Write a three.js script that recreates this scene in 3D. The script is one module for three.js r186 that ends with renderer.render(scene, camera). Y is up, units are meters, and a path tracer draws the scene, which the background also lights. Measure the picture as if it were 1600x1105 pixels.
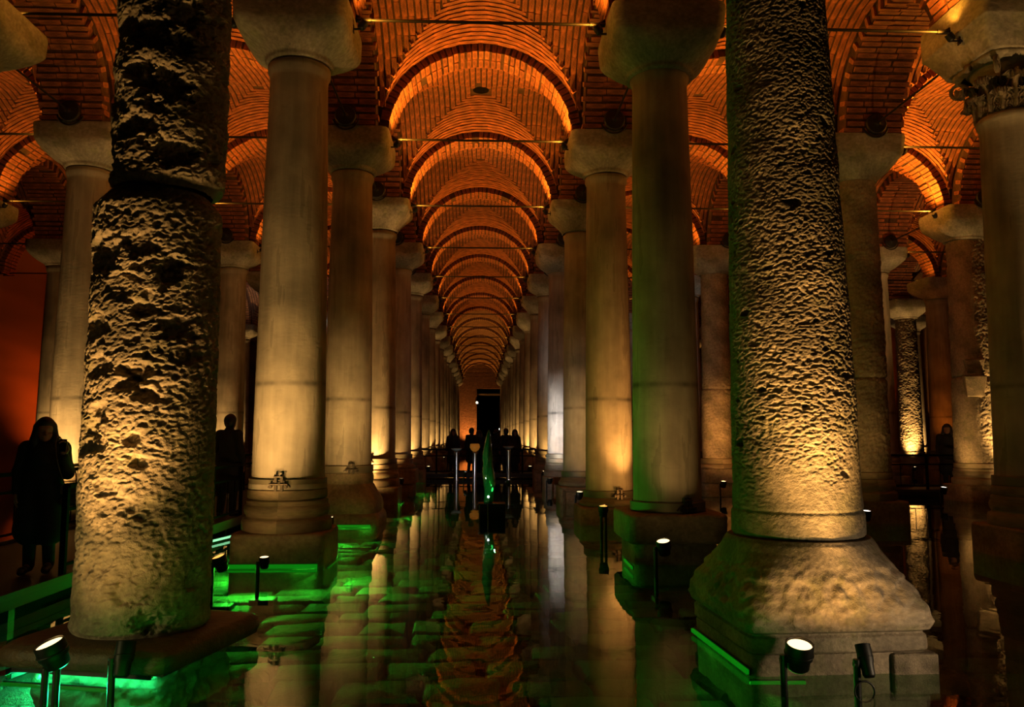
import * as THREE from 'three';
import { mergeGeometries, toCreasedNormals } from 'three/addons/utils/BufferGeometryUtils.js';
import { RoundedBoxGeometry } from 'three/addons/geometries/RoundedBoxGeometry.js';
import { MarchingCubes } from 'three/addons/objects/MarchingCubes.js';
import { ImprovedNoise } from 'three/addons/math/ImprovedNoise.js';
import { RectAreaLightUniformsLib } from 'three/addons/lights/RectAreaLightUniformsLib.js';

// ------------------------------------------------------------------ camera, darkness, exposure
const scene = new THREE.Scene();
scene.background = new THREE.Color(0x000000);            // underground: no sky at all
const camera = new THREE.PerspectiveCamera(47.43, 1600 / 1105, 0.1, 300);
camera.position.set(0, 1.55, 0);                          // y = 0 is the water surface
camera.rotation.order = 'YXZ';
camera.rotation.set(THREE.MathUtils.degToRad(5.82), THREE.MathUtils.degToRad(-2.295), 0);
const renderer = new THREE.WebGLRenderer({ antialias: true });
renderer.toneMapping = THREE.LinearToneMapping;
renderer.toneMappingExposure = 1.0;
renderer.shadowMap.enabled = true;
RectAreaLightUniformsLib.init();

// lamp colours and strengths
const WARM = new THREE.Color().setRGB(1.0, 0.53, 0.15);
const AMBER = new THREE.Color().setRGB(1.0, 0.42, 0.09);
const VAULT = new THREE.Color().setRGB(1.0, 0.375, 0.03);
const RED = new THREE.Color().setRGB(1.0, 0.2, 0.012);
const GREEN = new THREE.Color().setRGB(0.05, 1.0, 0.045);
const TEAL = new THREE.Color().setRGB(0.02, 1.0, 0.33);
const WHITE = new THREE.Color().setRGB(1.0, 0.93, 0.86);

// ------------------------------------------------------------------ layout
const DZ = 4.364, Z0 = 5.97, HALF = 2.4, SPRING = 7.05, LAST = 17;
const rowZ = (k) => -(Z0 + DZ * k);
const FLOOR = -0.28;

// ------------------------------------------------------------------ helpers
const V = (x, y, z) => new THREE.Vector3(x, y, z);
function rng(seed) { let s = seed >>> 0; return () => { s = (s + 0x6d2b79f5) | 0; let t = Math.imul(s ^ (s >>> 15), 1 | s); t = (t + Math.imul(t ^ (t >>> 7), 61 | t)) ^ t; return ((t ^ (t >>> 14)) >>> 0) / 4294967296; }; }
const used = {};
function numbered(n) { const k = used[n] = (used[n] ?? -1) + 1; return k ? n + '_' + String(k).padStart(3, '0') : n; }
function shade(m) { m.castShadow = true; m.receiveShadow = true; return m; }
function part(name, geo, mat, parent) { const m = shade(new THREE.Mesh(geo, mat)); m.name = name; parent.add(m); return m; }
function tag(o, label, category, group) { o.userData.label = label; o.userData.category = category; o.userData.kind = 'thing'; if (group) o.userData.group = group; return o; }
function thing(name, label, category, group, x = 0, y = 0, z = 0) { const o = new THREE.Group(); o.name = numbered(name); o.position.set(x, y, z); scene.add(o); return tag(o, label, category, group); }
function struct(name, geo, mat) { const o = geo ? shade(new THREE.Mesh(geo, mat)) : new THREE.Group(); o.name = numbered(name); o.userData.kind = 'structure'; scene.add(o); return o; }
const ORD = ['first', 'second', 'third', 'fourth', 'fifth', 'sixth', 'seventh', 'eighth', 'ninth', 'tenth', 'eleventh', 'twelfth', 'thirteenth', 'fourteenth', 'fifteenth', 'sixteenth', 'seventeenth', 'eighteenth'];
const box = (w, h, d, x = 0, y = 0, z = 0) => new THREE.BoxGeometry(w, h, d).translate(x, y, z);
const rbox = (w, h, d, r, x = 0, y = 0, z = 0) => new RoundedBoxGeometry(w, h, d, 2, r).translate(x, y, z);
function rod(a, b, r, n = 8, r2 = r) {
  const d = b.clone().sub(a), g = new THREE.CylinderGeometry(r2, r, d.length(), n);
  g.applyQuaternion(new THREE.Quaternion().setFromUnitVectors(V(0, 1, 0), d.clone().normalize()));
  return g.translate((a.x + b.x) / 2, (a.y + b.y) / 2, (a.z + b.z) / 2);
}
function merge(list) { return mergeGeometries(list.map((g) => { const h = g.index ? g.toNonIndexed() : g; for (const k of Object.keys(h.attributes)) if (!['position', 'normal', 'uv'].includes(k)) h.deleteAttribute(k); return h; })); }
const lathe = (pts, n = 40) => new THREE.LatheGeometry(pts.map(([r, y]) => new THREE.Vector2(r, y)), n);
const noise = new ImprovedNoise();
const N3 = (x, y, z) => noise.noise(x, y, z);
const sstep = (a, b, x) => { const t = Math.min(1, Math.max(0, (x - a) / (b - a))); return t * t * (3 - 2 * t); };

// grid surface of nu x nv points; f(u, v) -> [x, y, z, tu, tv]
function surface(nu, nv, f, close = false) {
  const pos = [], uv = [], idx = [];
  for (let j = 0; j <= nv; j++) for (let i = 0; i <= nu; i++) { const p = f(i / nu, j / nv); pos.push(p[0], p[1], p[2]); uv.push(p[3] ?? i / nu, p[4] ?? j / nv); }
  for (let j = 0; j < nv; j++) for (let i = 0; i < nu; i++) { const a = j * (nu + 1) + i, b = a + 1, c = a + nu + 1, d = c + 1; idx.push(a, b, d, a, d, c); }
  const g = new THREE.BufferGeometry();
  g.setAttribute('position', new THREE.Float32BufferAttribute(pos, 3)); g.setAttribute('uv', new THREE.Float32BufferAttribute(uv, 2));
  g.setIndex(idx); g.computeVertexNormals();
  if (close) {                                            // same normals along the seam
    const n = g.attributes.normal;
    for (let j = 0; j <= nv; j++) { const a = j * (nu + 1), b = a + nu, s = V(n.getX(a) + n.getX(b), n.getY(a) + n.getY(b), n.getZ(a) + n.getZ(b)).normalize(); n.setXYZ(a, s.x, s.y, s.z); n.setXYZ(b, s.x, s.y, s.z); }
  }
  return g;
}
// stacked superellipses (n = 2 a circle, 14 a square); levels [y, half size, n]; optional bump f(x, y, z) pushes outward
function morph(levels, around = 64, bump = null, fine = 1) {
  const L = [];
  for (let i = 0; i < levels.length - 1; i++) for (let k = 0; k < fine; k++) { const t = k / fine, a = levels[i], b = levels[i + 1]; L.push(a.map((v, q) => v + (b[q] - v) * t)); }
  L.push(levels[levels.length - 1]);
  const run = [0]; for (let i = 1; i < L.length; i++) run.push(run[i - 1] + Math.hypot(L[i][0] - L[i - 1][0], L[i][1] - L[i - 1][1]));
  const g = surface(around, L.length - 1, (u, v) => {
    const at = Math.round(v * (L.length - 1)), [y, s, n] = L[at], t = u * Math.PI * 2 + Math.PI / 4, c = Math.sin(t), k = Math.cos(t);
    let r = s / Math.pow(Math.pow(Math.abs(c), n) + Math.pow(Math.abs(k), n), 1 / n);
    if (bump) r += bump(c * r, y, k * r);
    return [c * r, y, k * r, u * 4, run[at]];
  }, true);
  return g;
}
function cap(levels, top) { const [y, s] = levels[top ? levels.length - 1 : 0]; return new THREE.BoxGeometry(s * 1.9, 0.02, s * 1.9).translate(0, y + (top ? -0.011 : 0.011), 0); }

// ------------------------------------------------------------------ textures
function fbmTile(w, h, seed, octaves, fx, fy) {           // tileable value noise in 0..1
  const out = new Float32Array(w * h); let amp = 1, tot = 0;
  for (let o = 0; o < octaves; o++) {
    const gx = fx << o, gy = fy << o, R = rng(seed + o * 977), lat = new Float32Array(gx * gy).map(() => R());
    for (let y = 0; y < h; y++) {
      const v = y / h * gy, y0 = Math.floor(v), b = v - y0, sb = b * b * (3 - 2 * b), r0 = (y0 % gy) * gx, r1 = ((y0 + 1) % gy) * gx;
      for (let x = 0; x < w; x++) {
        const u = x / w * gx, x0 = Math.floor(u), a = u - x0, sa = a * a * (3 - 2 * a), c0 = x0 % gx, c1 = (x0 + 1) % gx;
        const p = lat[r0 + c0] + (lat[r0 + c1] - lat[r0 + c0]) * sa, q = lat[r1 + c0] + (lat[r1 + c1] - lat[r1 + c0]) * sa;
        out[y * w + x] += amp * (p + (q - p) * sb);
      }
    }
    tot += amp; amp *= 0.55;
  }
  for (let i = 0; i < out.length; i++) out[i] /= tot;
  return out;
}
function texture(w, h, f, srgb = true) {                  // f(i) -> [r, g, b] in 0..1 as shown (sRGB)
  const d = new Uint8Array(w * h * 4);
  for (let i = 0; i < w * h; i++) { const c = f(i, i % w, (i / w) | 0); d[i * 4] = 255 * Math.min(1, Math.max(0, c[0])); d[i * 4 + 1] = 255 * Math.min(1, Math.max(0, c[1])); d[i * 4 + 2] = 255 * Math.min(1, Math.max(0, c[2])); d[i * 4 + 3] = 255; }
  return finish(new THREE.DataTexture(d, w, h), srgb);
}
function heights(w, h, f) { const d = new Float32Array(w * h * 4); for (let i = 0; i < w * h; i++) { const v = f(i, i % w, (i / w) | 0); d[i * 4] = d[i * 4 + 1] = d[i * 4 + 2] = v; d[i * 4 + 3] = 1; } return finish(new THREE.DataTexture(d, w, h, THREE.RGBAFormat, THREE.FloatType), false); }
function finish(t, srgb) { t.wrapS = t.wrapT = THREE.RepeatWrapping; t.magFilter = t.minFilter = THREE.LinearFilter; if (srgb) t.colorSpace = THREE.SRGBColorSpace; t.needsUpdate = true; return t; }
const lerp3 = (a, b, t) => [a[0] + (b[0] - a[0]) * t, a[1] + (b[1] - a[1]) * t, a[2] + (b[2] - a[2]) * t];

// smooth shaft: veined marble with the old water line 2.2 m above today's level; v runs over 6.5 m
const shaftTex = (() => {
  const w = 512, h = 1024, a = fbmTile(w, h, 3, 5, 4, 10), b = fbmTile(w, h, 19, 4, 24, 6), c = fbmTile(w, h, 31, 5, 3, 14), e = fbmTile(w, h, 47, 3, 8, 2);
  return texture(w, h, (i, x, y) => {
    const Y = y / h * 6.5 + (c[i] - 0.5) * 0.05;
    let k = 0.57 + (a[i] - 0.5) * 0.34 + (b[i] - 0.5) * 0.17 + (e[i] - 0.5) * 0.12;
    const vein = Math.abs(c[i] - 0.5); if (vein < 0.012) k *= 0.96 + vein * 3;
    const line = Math.exp(-Math.pow((Y - 2.19) / 0.034, 2)); k *= 1 - line * (0.18 + 0.6 * (b[i] - 0.35));
    if (b[i] > 0.71) k *= 0.86;                           // run marks
    return [k * 1.03, k * 0.985, k * 0.90];
  });
})();
const stoneTex = (() => {
  const w = 512, h = 512, a = fbmTile(w, h, 7, 6, 3, 3), b = fbmTile(w, h, 23, 3, 40, 40), c = fbmTile(w, h, 61, 4, 6, 6);
  return texture(w, h, (i) => { const k = 0.56 + (a[i] - 0.5) * 0.42 + (b[i] - 0.5) * 0.20; const q = sstep(0.55, 0.7, c[i]) * 0.25; return [k * (1.02 - q * 0.3), k * (0.97 - q * 0.2), k * (0.88 - q * 0.4)]; });
})();
const grainBump = (() => { const w = 512, h = 512, a = fbmTile(w, h, 77, 5, 16, 16), b = fbmTile(w, h, 99, 2, 90, 90); return heights(w, h, (i) => a[i] * 0.7 + b[i] * 0.3); })();
const streakBump = (() => { const w = 512, h = 512, a = fbmTile(w, h, 177, 4, 30, 7), b = fbmTile(w, h, 199, 3, 20, 60); return heights(w, h, (i) => a[i] * 0.6 + b[i] * 0.4); })();
// brick masonry too far away to tell the bricks apart: u along the courses, 1.92 m x 1.84 m (16 courses of 0.115)
const PITCH = 0.115;
const brickCell = (() => {
  const w = 512, h = 512, R = rng(5), rows = 16, per = 5, tone = [], jog = [];
  for (let r = 0; r < rows; r++) { jog.push(R()); tone.push(Array.from({ length: per }, () => R())); }
  const wob = fbmTile(w, h, 13, 4, 8, 8), fine = fbmTile(w, h, 41, 3, 48, 48);
  return { w, h, fine, at: (i, x, y) => {
    const v = (y / h + (wob[i] - 0.5) * 0.022 + 1) * rows, r = Math.floor(v) % rows, fv = v - Math.floor(v), u = (x / w + jog[r] + (wob[i] - 0.5) * 0.02 + 1) * per, c = Math.floor(u) % per, fu = u - Math.floor(u);
    const inside = sstep(0.02, 0.12, fv) * (1 - sstep(0.74, 0.84, fv)) * sstep(0.0, 0.03, fu) * (1 - sstep(0.95, 0.98, fu));
    return [inside, tone[r][c]];
  } };
})();
const brickTex = texture(brickCell.w, brickCell.h, (i, x, y) => { const [s, t] = brickCell.at(i, x, y), n = (brickCell.fine[i] - 0.5) * 0.2; return lerp3([0.36 + n, 0.27 + n, 0.2 + n], [0.52 + t * 0.09 + n, 0.36 + t * 0.07 + n, 0.26 + t * 0.05 + n], s); });
const brickBump = heights(brickCell.w, brickCell.h, (i, x, y) => { const [s, t] = brickCell.at(i, x, y); return s * (0.7 + 0.3 * t) + brickCell.fine[i] * 0.25; });
const mortarTex = (() => { const w = 256, h = 256, a = fbmTile(w, h, 301, 5, 5, 5), b = fbmTile(w, h, 303, 2, 50, 50); return texture(w, h, (i) => { const k = 0.52 + (a[i] - 0.5) * 0.4 + (b[i] - 0.5) * 0.2; return [k * 1.08, k * 0.9, k * 0.72]; }); })();
const rep = (t, u, v) => { const c = t.clone(); c.repeat.set(u, v); c.needsUpdate = true; return c; };

// ------------------------------------------------------------------ materials
const std = (o) => new THREE.MeshStandardMaterial({ roughness: 0.85, metalness: 0, ...o });
const M = {
  shaft: std({ map: shaftTex, bumpMap: rep(streakBump, 2, 4), bumpScale: 0.004, roughness: 0.62 }),
  stone: std({ map: rep(stoneTex, 0.8, 0.8), bumpMap: rep(grainBump, 1.6, 1.6), bumpScale: 0.006, roughness: 0.8 }),
  base: std({ map: rep(stoneTex, 0.7, 0.7), color: 0xd8ccb8, bumpMap: rep(grainBump, 1.4, 1.4), bumpScale: 0.008, roughness: 0.7 }),
  rough: std({ map: rep(stoneTex, 0.9, 0.9), color: 0xf2e8d8, bumpMap: rep(grainBump, 2.2, 2.2), bumpScale: 0.010, roughness: 0.85 }),
  carved: std({ map: rep(stoneTex, 1.3, 1.3), color: 0xf0e2d2, bumpMap: rep(grainBump, 2.5, 2.5), bumpScale: 0.008, roughness: 0.8 }),
  wetbase: std({ map: rep(stoneTex, 0.9, 0.9), color: 0x9a8064, bumpMap: rep(grainBump, 1.5, 1.5), bumpScale: 0.01, roughness: 0.55 }),
  mortar: std({ map: rep(mortarTex, 0.9, 0.9), color: 0x78593f, bumpMap: rep(grainBump, 1.2, 1.2), bumpScale: 0.012, roughness: 0.95 }),
  brick: std({ map: rep(mortarTex, 0.4, 0.4), color: 0xe6a078, bumpMap: rep(grainBump, 0.25, 0.25), bumpScale: 0.004, roughness: 0.9 }),
  brickDark: std({ map: rep(mortarTex, 0.5, 0.5), color: 0xd08c68, bumpMap: rep(grainBump, 0.25, 0.25), bumpScale: 0.004, roughness: 0.9 }),
  brickPale: std({ map: rep(mortarTex, 0.45, 0.45), color: 0xeeb088, bumpMap: rep(grainBump, 0.25, 0.25), bumpScale: 0.004, roughness: 0.9 }),
  masonry: std({ map: rep(brickTex, 1 / 1.92, 1 / (16 * PITCH)), bumpMap: rep(brickBump, 1 / 1.92, 1 / (16 * PITCH)), bumpScale: 0.03, roughness: 0.95 }),
  plaster: std({ map: rep(mortarTex, 0.35, 0.35), color: 0xf0c8a8, bumpMap: rep(grainBump, 0.6, 0.6), bumpScale: 0.01, roughness: 0.95 }),
  iron: std({ color: 0x1c1815, metalness: 0.7, roughness: 0.55 }),
  steel: std({ color: 0x3a3a40, metalness: 1.0, roughness: 0.22 }),
  black: std({ color: 0x040404, roughness: 0.5 }),
  matt: new THREE.MeshPhysicalMaterial({ color: 0x030303, roughness: 0.9, specularIntensity: 0.15 }),
  blackGloss: std({ color: 0x040404, roughness: 0.12 }),
  deck: std({ color: 0x050505, roughness: 0.6 }),
  deckEdge: std({ color: 0x34322a, roughness: 0.7, metalness: 0.2 }),
  floor: std({ map: rep(stoneTex, 0.6, 0.6), color: 0x2c2c22, roughness: 0.8 }),
  slab: std({ map: rep(stoneTex, 0.7, 0.7), color: 0x5c5c48, bumpMap: rep(grainBump, 1.5, 1.5), bumpScale: 0.02, roughness: 0.75 }),
  slabMossy: std({ map: rep(stoneTex, 0.9, 0.9), color: 0x464c36, bumpMap: rep(grainBump, 1.8, 1.8), bumpScale: 0.02, roughness: 0.75 }),
  slabPale: std({ map: rep(stoneTex, 0.8, 0.8), color: 0x6c6a58, bumpMap: rep(grainBump, 1.3, 1.3), bumpScale: 0.02, roughness: 0.7 }),
  dark: std({ color: 0x080706, roughness: 1 }),
};
const glow = (c, k) => std({ color: 0x111111, emissive: c, emissiveIntensity: k, roughness: 0.5 });
const LENS = { warm: glow(new THREE.Color().setRGB(1, 0.72, 0.33), 2.6), amber: glow(new THREE.Color().setRGB(1, 0.45, 0.08), 1.6), white: glow(new THREE.Color().setRGB(1, 0.9, 0.75), 2.6), vault: glow(VAULT, 1.5), red: glow(RED, 1.5), dim: glow(new THREE.Color().setRGB(1, 0.6, 0.25), 0.15) };
const STRIP = { green: glow(new THREE.Color().setRGB(0.006, 1, 0.02), 0.17), bright: glow(new THREE.Color().setRGB(0.35, 1, 0.5), 1.1) };

// ------------------------------------------------------------------ the shell: floor, water, walls, ceiling
const XL = -16.5, XR = 21.2, ZN = 3.2, ZF = -82.6;
const floor = struct('floor', box(XR - XL + 1.4, 0.3, ZN - ZF + 10, (XL + XR) / 2, FLOOR - 0.21, (ZN + ZF) / 2 - 4), M.floor);
struct('ceiling', box(XR - XL + 1.4, 0.4, ZN - ZF + 1.2, (XL + XR) / 2, 9.75, (ZN + ZF) / 2), M.mortar);
struct('wall_left', box(0.7, 10.2, ZN - ZF + 1.2, XL - 0.35, 4.75, (ZN + ZF) / 2), M.plaster);
struct('wall_right', box(0.7, 10.2, ZN - ZF + 1.2, XR + 0.35, 4.75, (ZN + ZF) / 2), M.plaster);
struct('wall_front', box(XR - XL + 1.4, 10.2, 0.6, (XL + XR) / 2, 4.75, ZN + 0.3), M.plaster);
{
  const w0 = -0.3, w1 = 2.25, top = 6.35, g = [];
  const put = (x0, x1, y0, y1) => { const b = box(x1 - x0, y1 - y0, 0.7, (x0 + x1) / 2, (y0 + y1) / 2, ZF - 0.35), p = b.attributes.position, u = b.attributes.uv; for (let i = 0; i < p.count; i++) u.setXY(i, p.getX(i) + p.getZ(i), p.getY(i)); g.push(b); };
  put(XL - 0.7, w0, -0.4, 9.8); put(w1, XR + 0.7, -0.4, 9.8); put(w0, w1, top, 9.8);
  struct('wall_back', merge(g), M.masonry);
  const back = struct('passage', merge([box(0.3, 7, 6, w0 - 0.15, 3.2, ZF - 3.7), box(0.3, 7, 6, w1 + 0.15, 3.2, ZF - 3.7), box(3.2, 7.4, 0.3, 1, 3.2, ZF - 6.8), box(3.2, 0.3, 6, 1, 6.6, ZF - 3.7)]), M.dark);
  part('lintel', box(w1 - w0, 0.16, 0.3, (w0 + w1) / 2, 5.75, ZF - 0.5), M.base, back);
}
// water: a still, clear sheet
{
  const w = 512, h = 512, a = fbmTile(w, h, 401, 4, 7, 5), b = fbmTile(w, h, 409, 3, 22, 15);
  const ripple = heights(w, h, (i) => a[i] * 0.75 + b[i] * 0.25);
  const g = new THREE.PlaneGeometry(XR - XL, ZN - ZF + 6, 1, 1).rotateX(-Math.PI / 2).translate((XL + XR) / 2, 0, (ZN + ZF) / 2 - 3);
  const uv = g.attributes.uv, p = g.attributes.position; for (let i = 0; i < p.count; i++) uv.setXY(i, p.getX(i), p.getZ(i));
  const m = new THREE.MeshPhysicalMaterial({ color: 0xc4d6c4, roughness: 0.012, transmission: 1, thickness: 0, ior: 1.33, bumpMap: rep(ripple, 1 / 3.1, 1 / 3.1), bumpScale: 0.0016 });
  m.name = 'water'; const s = struct('water', g, m); s.castShadow = false;
}
// paving under the water near the camera: every stone its own piece
{
  const R = rng(71), mats = [M.slab, M.slabMossy, M.slabPale, M.slab, M.slabMossy];
  const stone = (x0, x1, z0, z1, h) => {                   // uneven flat block with a worn edge
    const j = () => (R() - 0.5) * 0.07, c = [[x0 + j(), z0 + j()], [(x0 + x1) / 2 + j(), z0 + j() * 0.6], [x1 + j(), z0 + j()], [x1 + j() * 0.6, (z0 + z1) / 2], [x1 + j(), z1 + j()], [(x0 + x1) / 2 + j(), z1 + j() * 0.6], [x0 + j(), z1 + j()], [x0 + j() * 0.6, (z0 + z1) / 2]];
    const cx = (x0 + x1) / 2, cz = (z0 + z1) / 2, pos = [], idx = [], uv = [], n = 8;
    for (const [k, y] of [[1, FLOOR - 0.05], [0.985, FLOOR + h - 0.02], [0.9, FLOOR + h + 0.004]]) for (const [x, z] of c) { pos.push(cx + (x - cx) * k, y + (k < 0.95 ? (R() - 0.5) * 0.02 : 0), cz + (z - cz) * k); uv.push(x, z); }
    pos.push(cx, FLOOR + h + 0.012, cz); uv.push(cx, cz);
    for (let r = 0; r < 2; r++) for (let i = 0; i < n; i++) { const a = r * n + i, b = r * n + (i + 1) % n; idx.push(a, a + n, b, b, a + n, b + n); }
    for (let i = 0; i < n; i++) idx.push(2 * n + i, 3 * n, 2 * n + (i + 1) % n);
    const g = new THREE.BufferGeometry(); g.setAttribute('position', new THREE.Float32BufferAttribute(pos, 3)); g.setAttribute('uv', new THREE.Float32BufferAttribute(uv, 2)); g.setIndex(idx);
    const q = g.toNonIndexed(); q.computeVertexNormals(); return toCreasedNormals(q, 0.9);
  };
  let count = 0;
  for (let z = -4.1; z > -15.2; ) {
    const d = 0.42 + R() * 0.26; let x = -4.3 - R() * 0.3;
    while (x < 4.2 && count < 298) {
      const w = 0.45 + R() * 0.5;
      const m = part('paving_stone', stone(x + 0.02, x + w - 0.02, z - d + 0.02, z - 0.02, R() * 0.022), mats[(R() * 5) | 0], floor); count++; x += w;
    }
    z -= d;
  }
}

// ------------------------------------------------------------------ brick arches and cross vaults
const unit = (L, t, d) => new THREE.BoxGeometry(L, t, d);
const brickGeos = [unit(0.308, 0.082, 0.2), unit(0.312, 0.076, 0.2), unit(0.306, 0.087, 0.2)];
const brickMats = [M.brick, M.brickDark, M.brickPale, M.brick];
// arch ring: half-ellipse a x b cut from a ring out to A x B, `half` thick to each side; along x, springing at y = 0
function ribGeo(a, b, A, B, half, n = 40) {
  const arc = (t) => (a + b) / 2 * t * Math.PI;
  const P = (t, r) => [-Math.cos(t * Math.PI) * (a + (A - a) * r), Math.sin(t * Math.PI) * (b + (B - b) * r)];
  const inner = surface(n, 1, (u, v) => { const [x, y] = P(u, 0); return [x, y, (v * 2 - 1) * half, (v * 2 - 1) * half, arc(u)]; });
  const front = surface(n, 1, (u, v) => { const [x, y] = P(u, v); return [x, y, half, v * (A - a), arc(u)]; });
  const back = surface(n, 1, (u, v) => { const [x, y] = P(1 - u, v); return [x, y, -half, v * (A - a), arc(u)]; });
  return merge([inner, front, back]);
}
function ribBricks(a, b, half, across, seed) {            // matrices of the bricks lining the intrados
  const R = rng(seed), out = [], steps = Math.floor(Math.PI * (a + b) / 2 / PITCH), w = 2 * half / across;
  for (let j = 0; j < steps; j++) {
    const t = (j + 0.5 + (R() - 0.5) * 0.25) / steps * Math.PI, x = -Math.cos(t) * a, y = Math.sin(t) * b;
    const T = V(Math.sin(t) * a, Math.cos(t) * b, 0).normalize(), N = V(T.y, -T.x, 0), B = V(0, 0, 1);   // N points into the opening
    const shift = (j % 2 ? 0.06 : -0.06);
    for (let i = 0; i < across; i++) {
      if (R() < 0.02) continue;
      const zc = -half + (i + 0.5) * w + (across > 2 ? shift * 0.5 : 0) + (R() - 0.5) * 0.02, proud = 0.006 + R() * 0.022, tilt = (R() - 0.5) * 0.09;
      const end = i === across - 1 ? 0.012 + R() * 0.02 : i === 0 ? -0.012 : 0;
      const X = B.clone(), Y = T.clone().applyAxisAngle(B, tilt), Z = X.clone().cross(Y);
      const m = new THREE.Matrix4().makeBasis(X.multiplyScalar(w / 0.31 * (0.985 + R() * 0.02)), Y.multiplyScalar(0.9 + R() * 0.16), Z).setPosition(x + N.x * (proud - 0.1), y + N.y * (proud - 0.1), zc + end);
      out.push(m);
    }
  }
  return out;
}
function instanced(name, geo, mat, list, parent, seed) {
  const R = rng(seed), m = shade(new THREE.InstancedMesh(geo, mat, list.length)), c = new THREE.Color();
  list.forEach((x, i) => { m.setMatrixAt(i, x); const t = 0.86 + R() * 0.16, h = R() * 0.06; m.setColorAt(i, c.setRGB(t * 1.02, t * (0.98 - h), t * (0.95 - h * 1.6))); });
  m.name = name; m.userData.kind = 'stuff'; parent.add(m); return m;
}
const ribShapes = { cross: [1.7, 1.63, 2.4, 2.32, 0.33, 2], along: [1.48, 1.58, 2.182, 2.26, 0.52, 3] }, ribCache = {};
function arch(kind, x, z, detail, seed) {                 // detail 2: each brick a part, 1: bricks joined, 0: material only
  const [a, b, A, B, half, across] = ribShapes[kind], o = struct('brick_arch');
  o.position.set(x, SPRING, z); if (kind === 'along') o.rotation.y = Math.PI / 2;
  ribCache[kind + (detail > 0)] ??= ribGeo(a, b, A, B, half, detail > 0 ? 48 : 32);
  part('arch_core', ribCache[kind + (detail > 0)], detail > 0 ? M.mortar : M.masonry, o);
  if (detail === 2) { const R = rng(seed + 9); for (const m of ribBricks(a, b, half, across, seed)) { const k = part('brick', brickGeos[(R() * 3) | 0], brickMats[(R() * 4) | 0], o); m.decompose(k.position, k.quaternion, k.scale); } }
  if (detail === 1) instanced('brick_courses', brickGeos[0], M.brick, ribBricks(a, b, half, across, seed), o, seed);
  return o;
}
// cross vault over one bay: half sizes hx, hz, rise, slight doming; four webs meeting in groins
const HX = 1.88, HZ = 1.85, RISE = 1.77, DOME = 0.22;
function vaultAt(x, z) { const u = Math.min(1, Math.abs(x) / HX), v = Math.min(1, Math.abs(z) / HZ), m = Math.min(u, v); return RISE * Math.sqrt(1 - m * m) + DOME * (1 - u * u) * (1 - v * v); }
function vaultGeo(hole, n) {
  const webs = [];
  for (const side of [0, 1, 2, 3]) webs.push(surface(n, n / 2, (u, v) => {
    const k = Math.sin((u - 0.5) * Math.PI), s0 = hole ? hole / Math.hypot(HX * k, HZ) : 0.001, s = s0 + (1 - s0) * v, f = side === 0 ? -1 : 1;
    const x = side < 2 ? -f * s * k * HX : (side === 2 ? -1 : 1) * s * HX, z = side < 2 ? f * s * HZ : (side === 2 ? -1 : 1) * s * k * HZ;
    const y = vaultAt(x, z), ax = HX * Math.asin(Math.max(-1, Math.min(1, x / HX))), az = HZ * Math.asin(Math.max(-1, Math.min(1, z / HZ)));
    return side === 0 ? [x, y, z, ax, z] : side === 1 ? [x, y, z, z, ax] : [x, y, z, az, x];
  }));
  return merge(webs);
}
function vaultBricks(seed, hole) {
  const R = rng(seed), out = [], L = 0.34, P = 0.116;
  let level = 0;
  const place = (x, z, along, len) => {                   // brick on the surface; along 'x' or 'z'
    if (hole && Math.hypot(x, z) < hole + 0.1) return;
    const e = 0.01, y = vaultAt(x, z), ox = x > 0 ? -e : e, oz = z > 0 ? -e : e;
    const dx = V(ox, vaultAt(x + ox, z) - y, 0).multiplyScalar(Math.sign(ox)).normalize(), dz = V(0, vaultAt(x, z + oz) - y, oz).multiplyScalar(Math.sign(oz)).normalize();
    const N = dx.clone().cross(dz).normalize(); if (N.y > 0) N.negate();
    const T = along === 'x' ? dx : dz, B = T.clone().cross(N), a = (R() - 0.5) * 0.04; T.applyAxisAngle(N, a); B.applyAxisAngle(N, a);
    const pr = level + R() * 0.007;
    out.push(new THREE.Matrix4().makeBasis(T.multiplyScalar(len / 0.41), B.multiplyScalar(0.84 + R() * 0.2), N).setPosition(x + N.x * (pr - 0.035), y + N.y * (pr - 0.035), z + N.z * (pr - 0.035)));
  };
  const course = (W, row, f) => {                         // cut a course of length W into bricks; f(middle, length)
    level = 0.014 + R() * 0.008; let a = -W / 2, b = a + L * (row % 2 ? 0.5 : 1) * (0.85 + R() * 0.3);
    while (a < W / 2 - 0.03) { const e = W / 2 - b < 0.12 ? W / 2 : b; if (R() > 0.002) f((a + e) / 2, e - a - 0.004); a = e; b = a + L * (0.85 + R() * 0.3); }
  };
  let row = 0;
  for (let z = 0.16; z < HZ - 0.03; z += P * (0.96 + R() * 0.08)) course(2 * HX * Math.asin(z / HZ) + 0.05, row++, (m, len) => place(HX * Math.sin(Math.max(-1.5, Math.min(1.5, m / HX))), -z, 'x', len));   // web towards the far cross arch
  for (let p = -1.45; p < 1.45; p += P / HX * (0.96 + R() * 0.08)) { const x = HX * Math.sin(p), z0 = Math.abs(x) / HX * HZ - 0.02; course(HZ - z0, row++, (m, len) => place(x, (HZ + z0) / 2 + m, 'z', len)); }   // near web: courses run back along the nave
  for (const f of [-1, 1]) for (let x = 0.16; x < HX - 0.03; x += P * (0.96 + R() * 0.08)) course(2 * HZ * Math.asin(x / HX) + 0.05, row++, (m, len) => place(f * x, HZ * Math.sin(Math.max(-1.5, Math.min(1.5, m / HZ))), 'z', len));   // side webs
  return out;
}
const thinBrick = unit(0.41, 0.088, 0.07);
const vaultGeos = { near: vaultGeo(0, 32), far: vaultGeo(0, 20), hole: vaultGeo(0.17, 32) };
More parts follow.
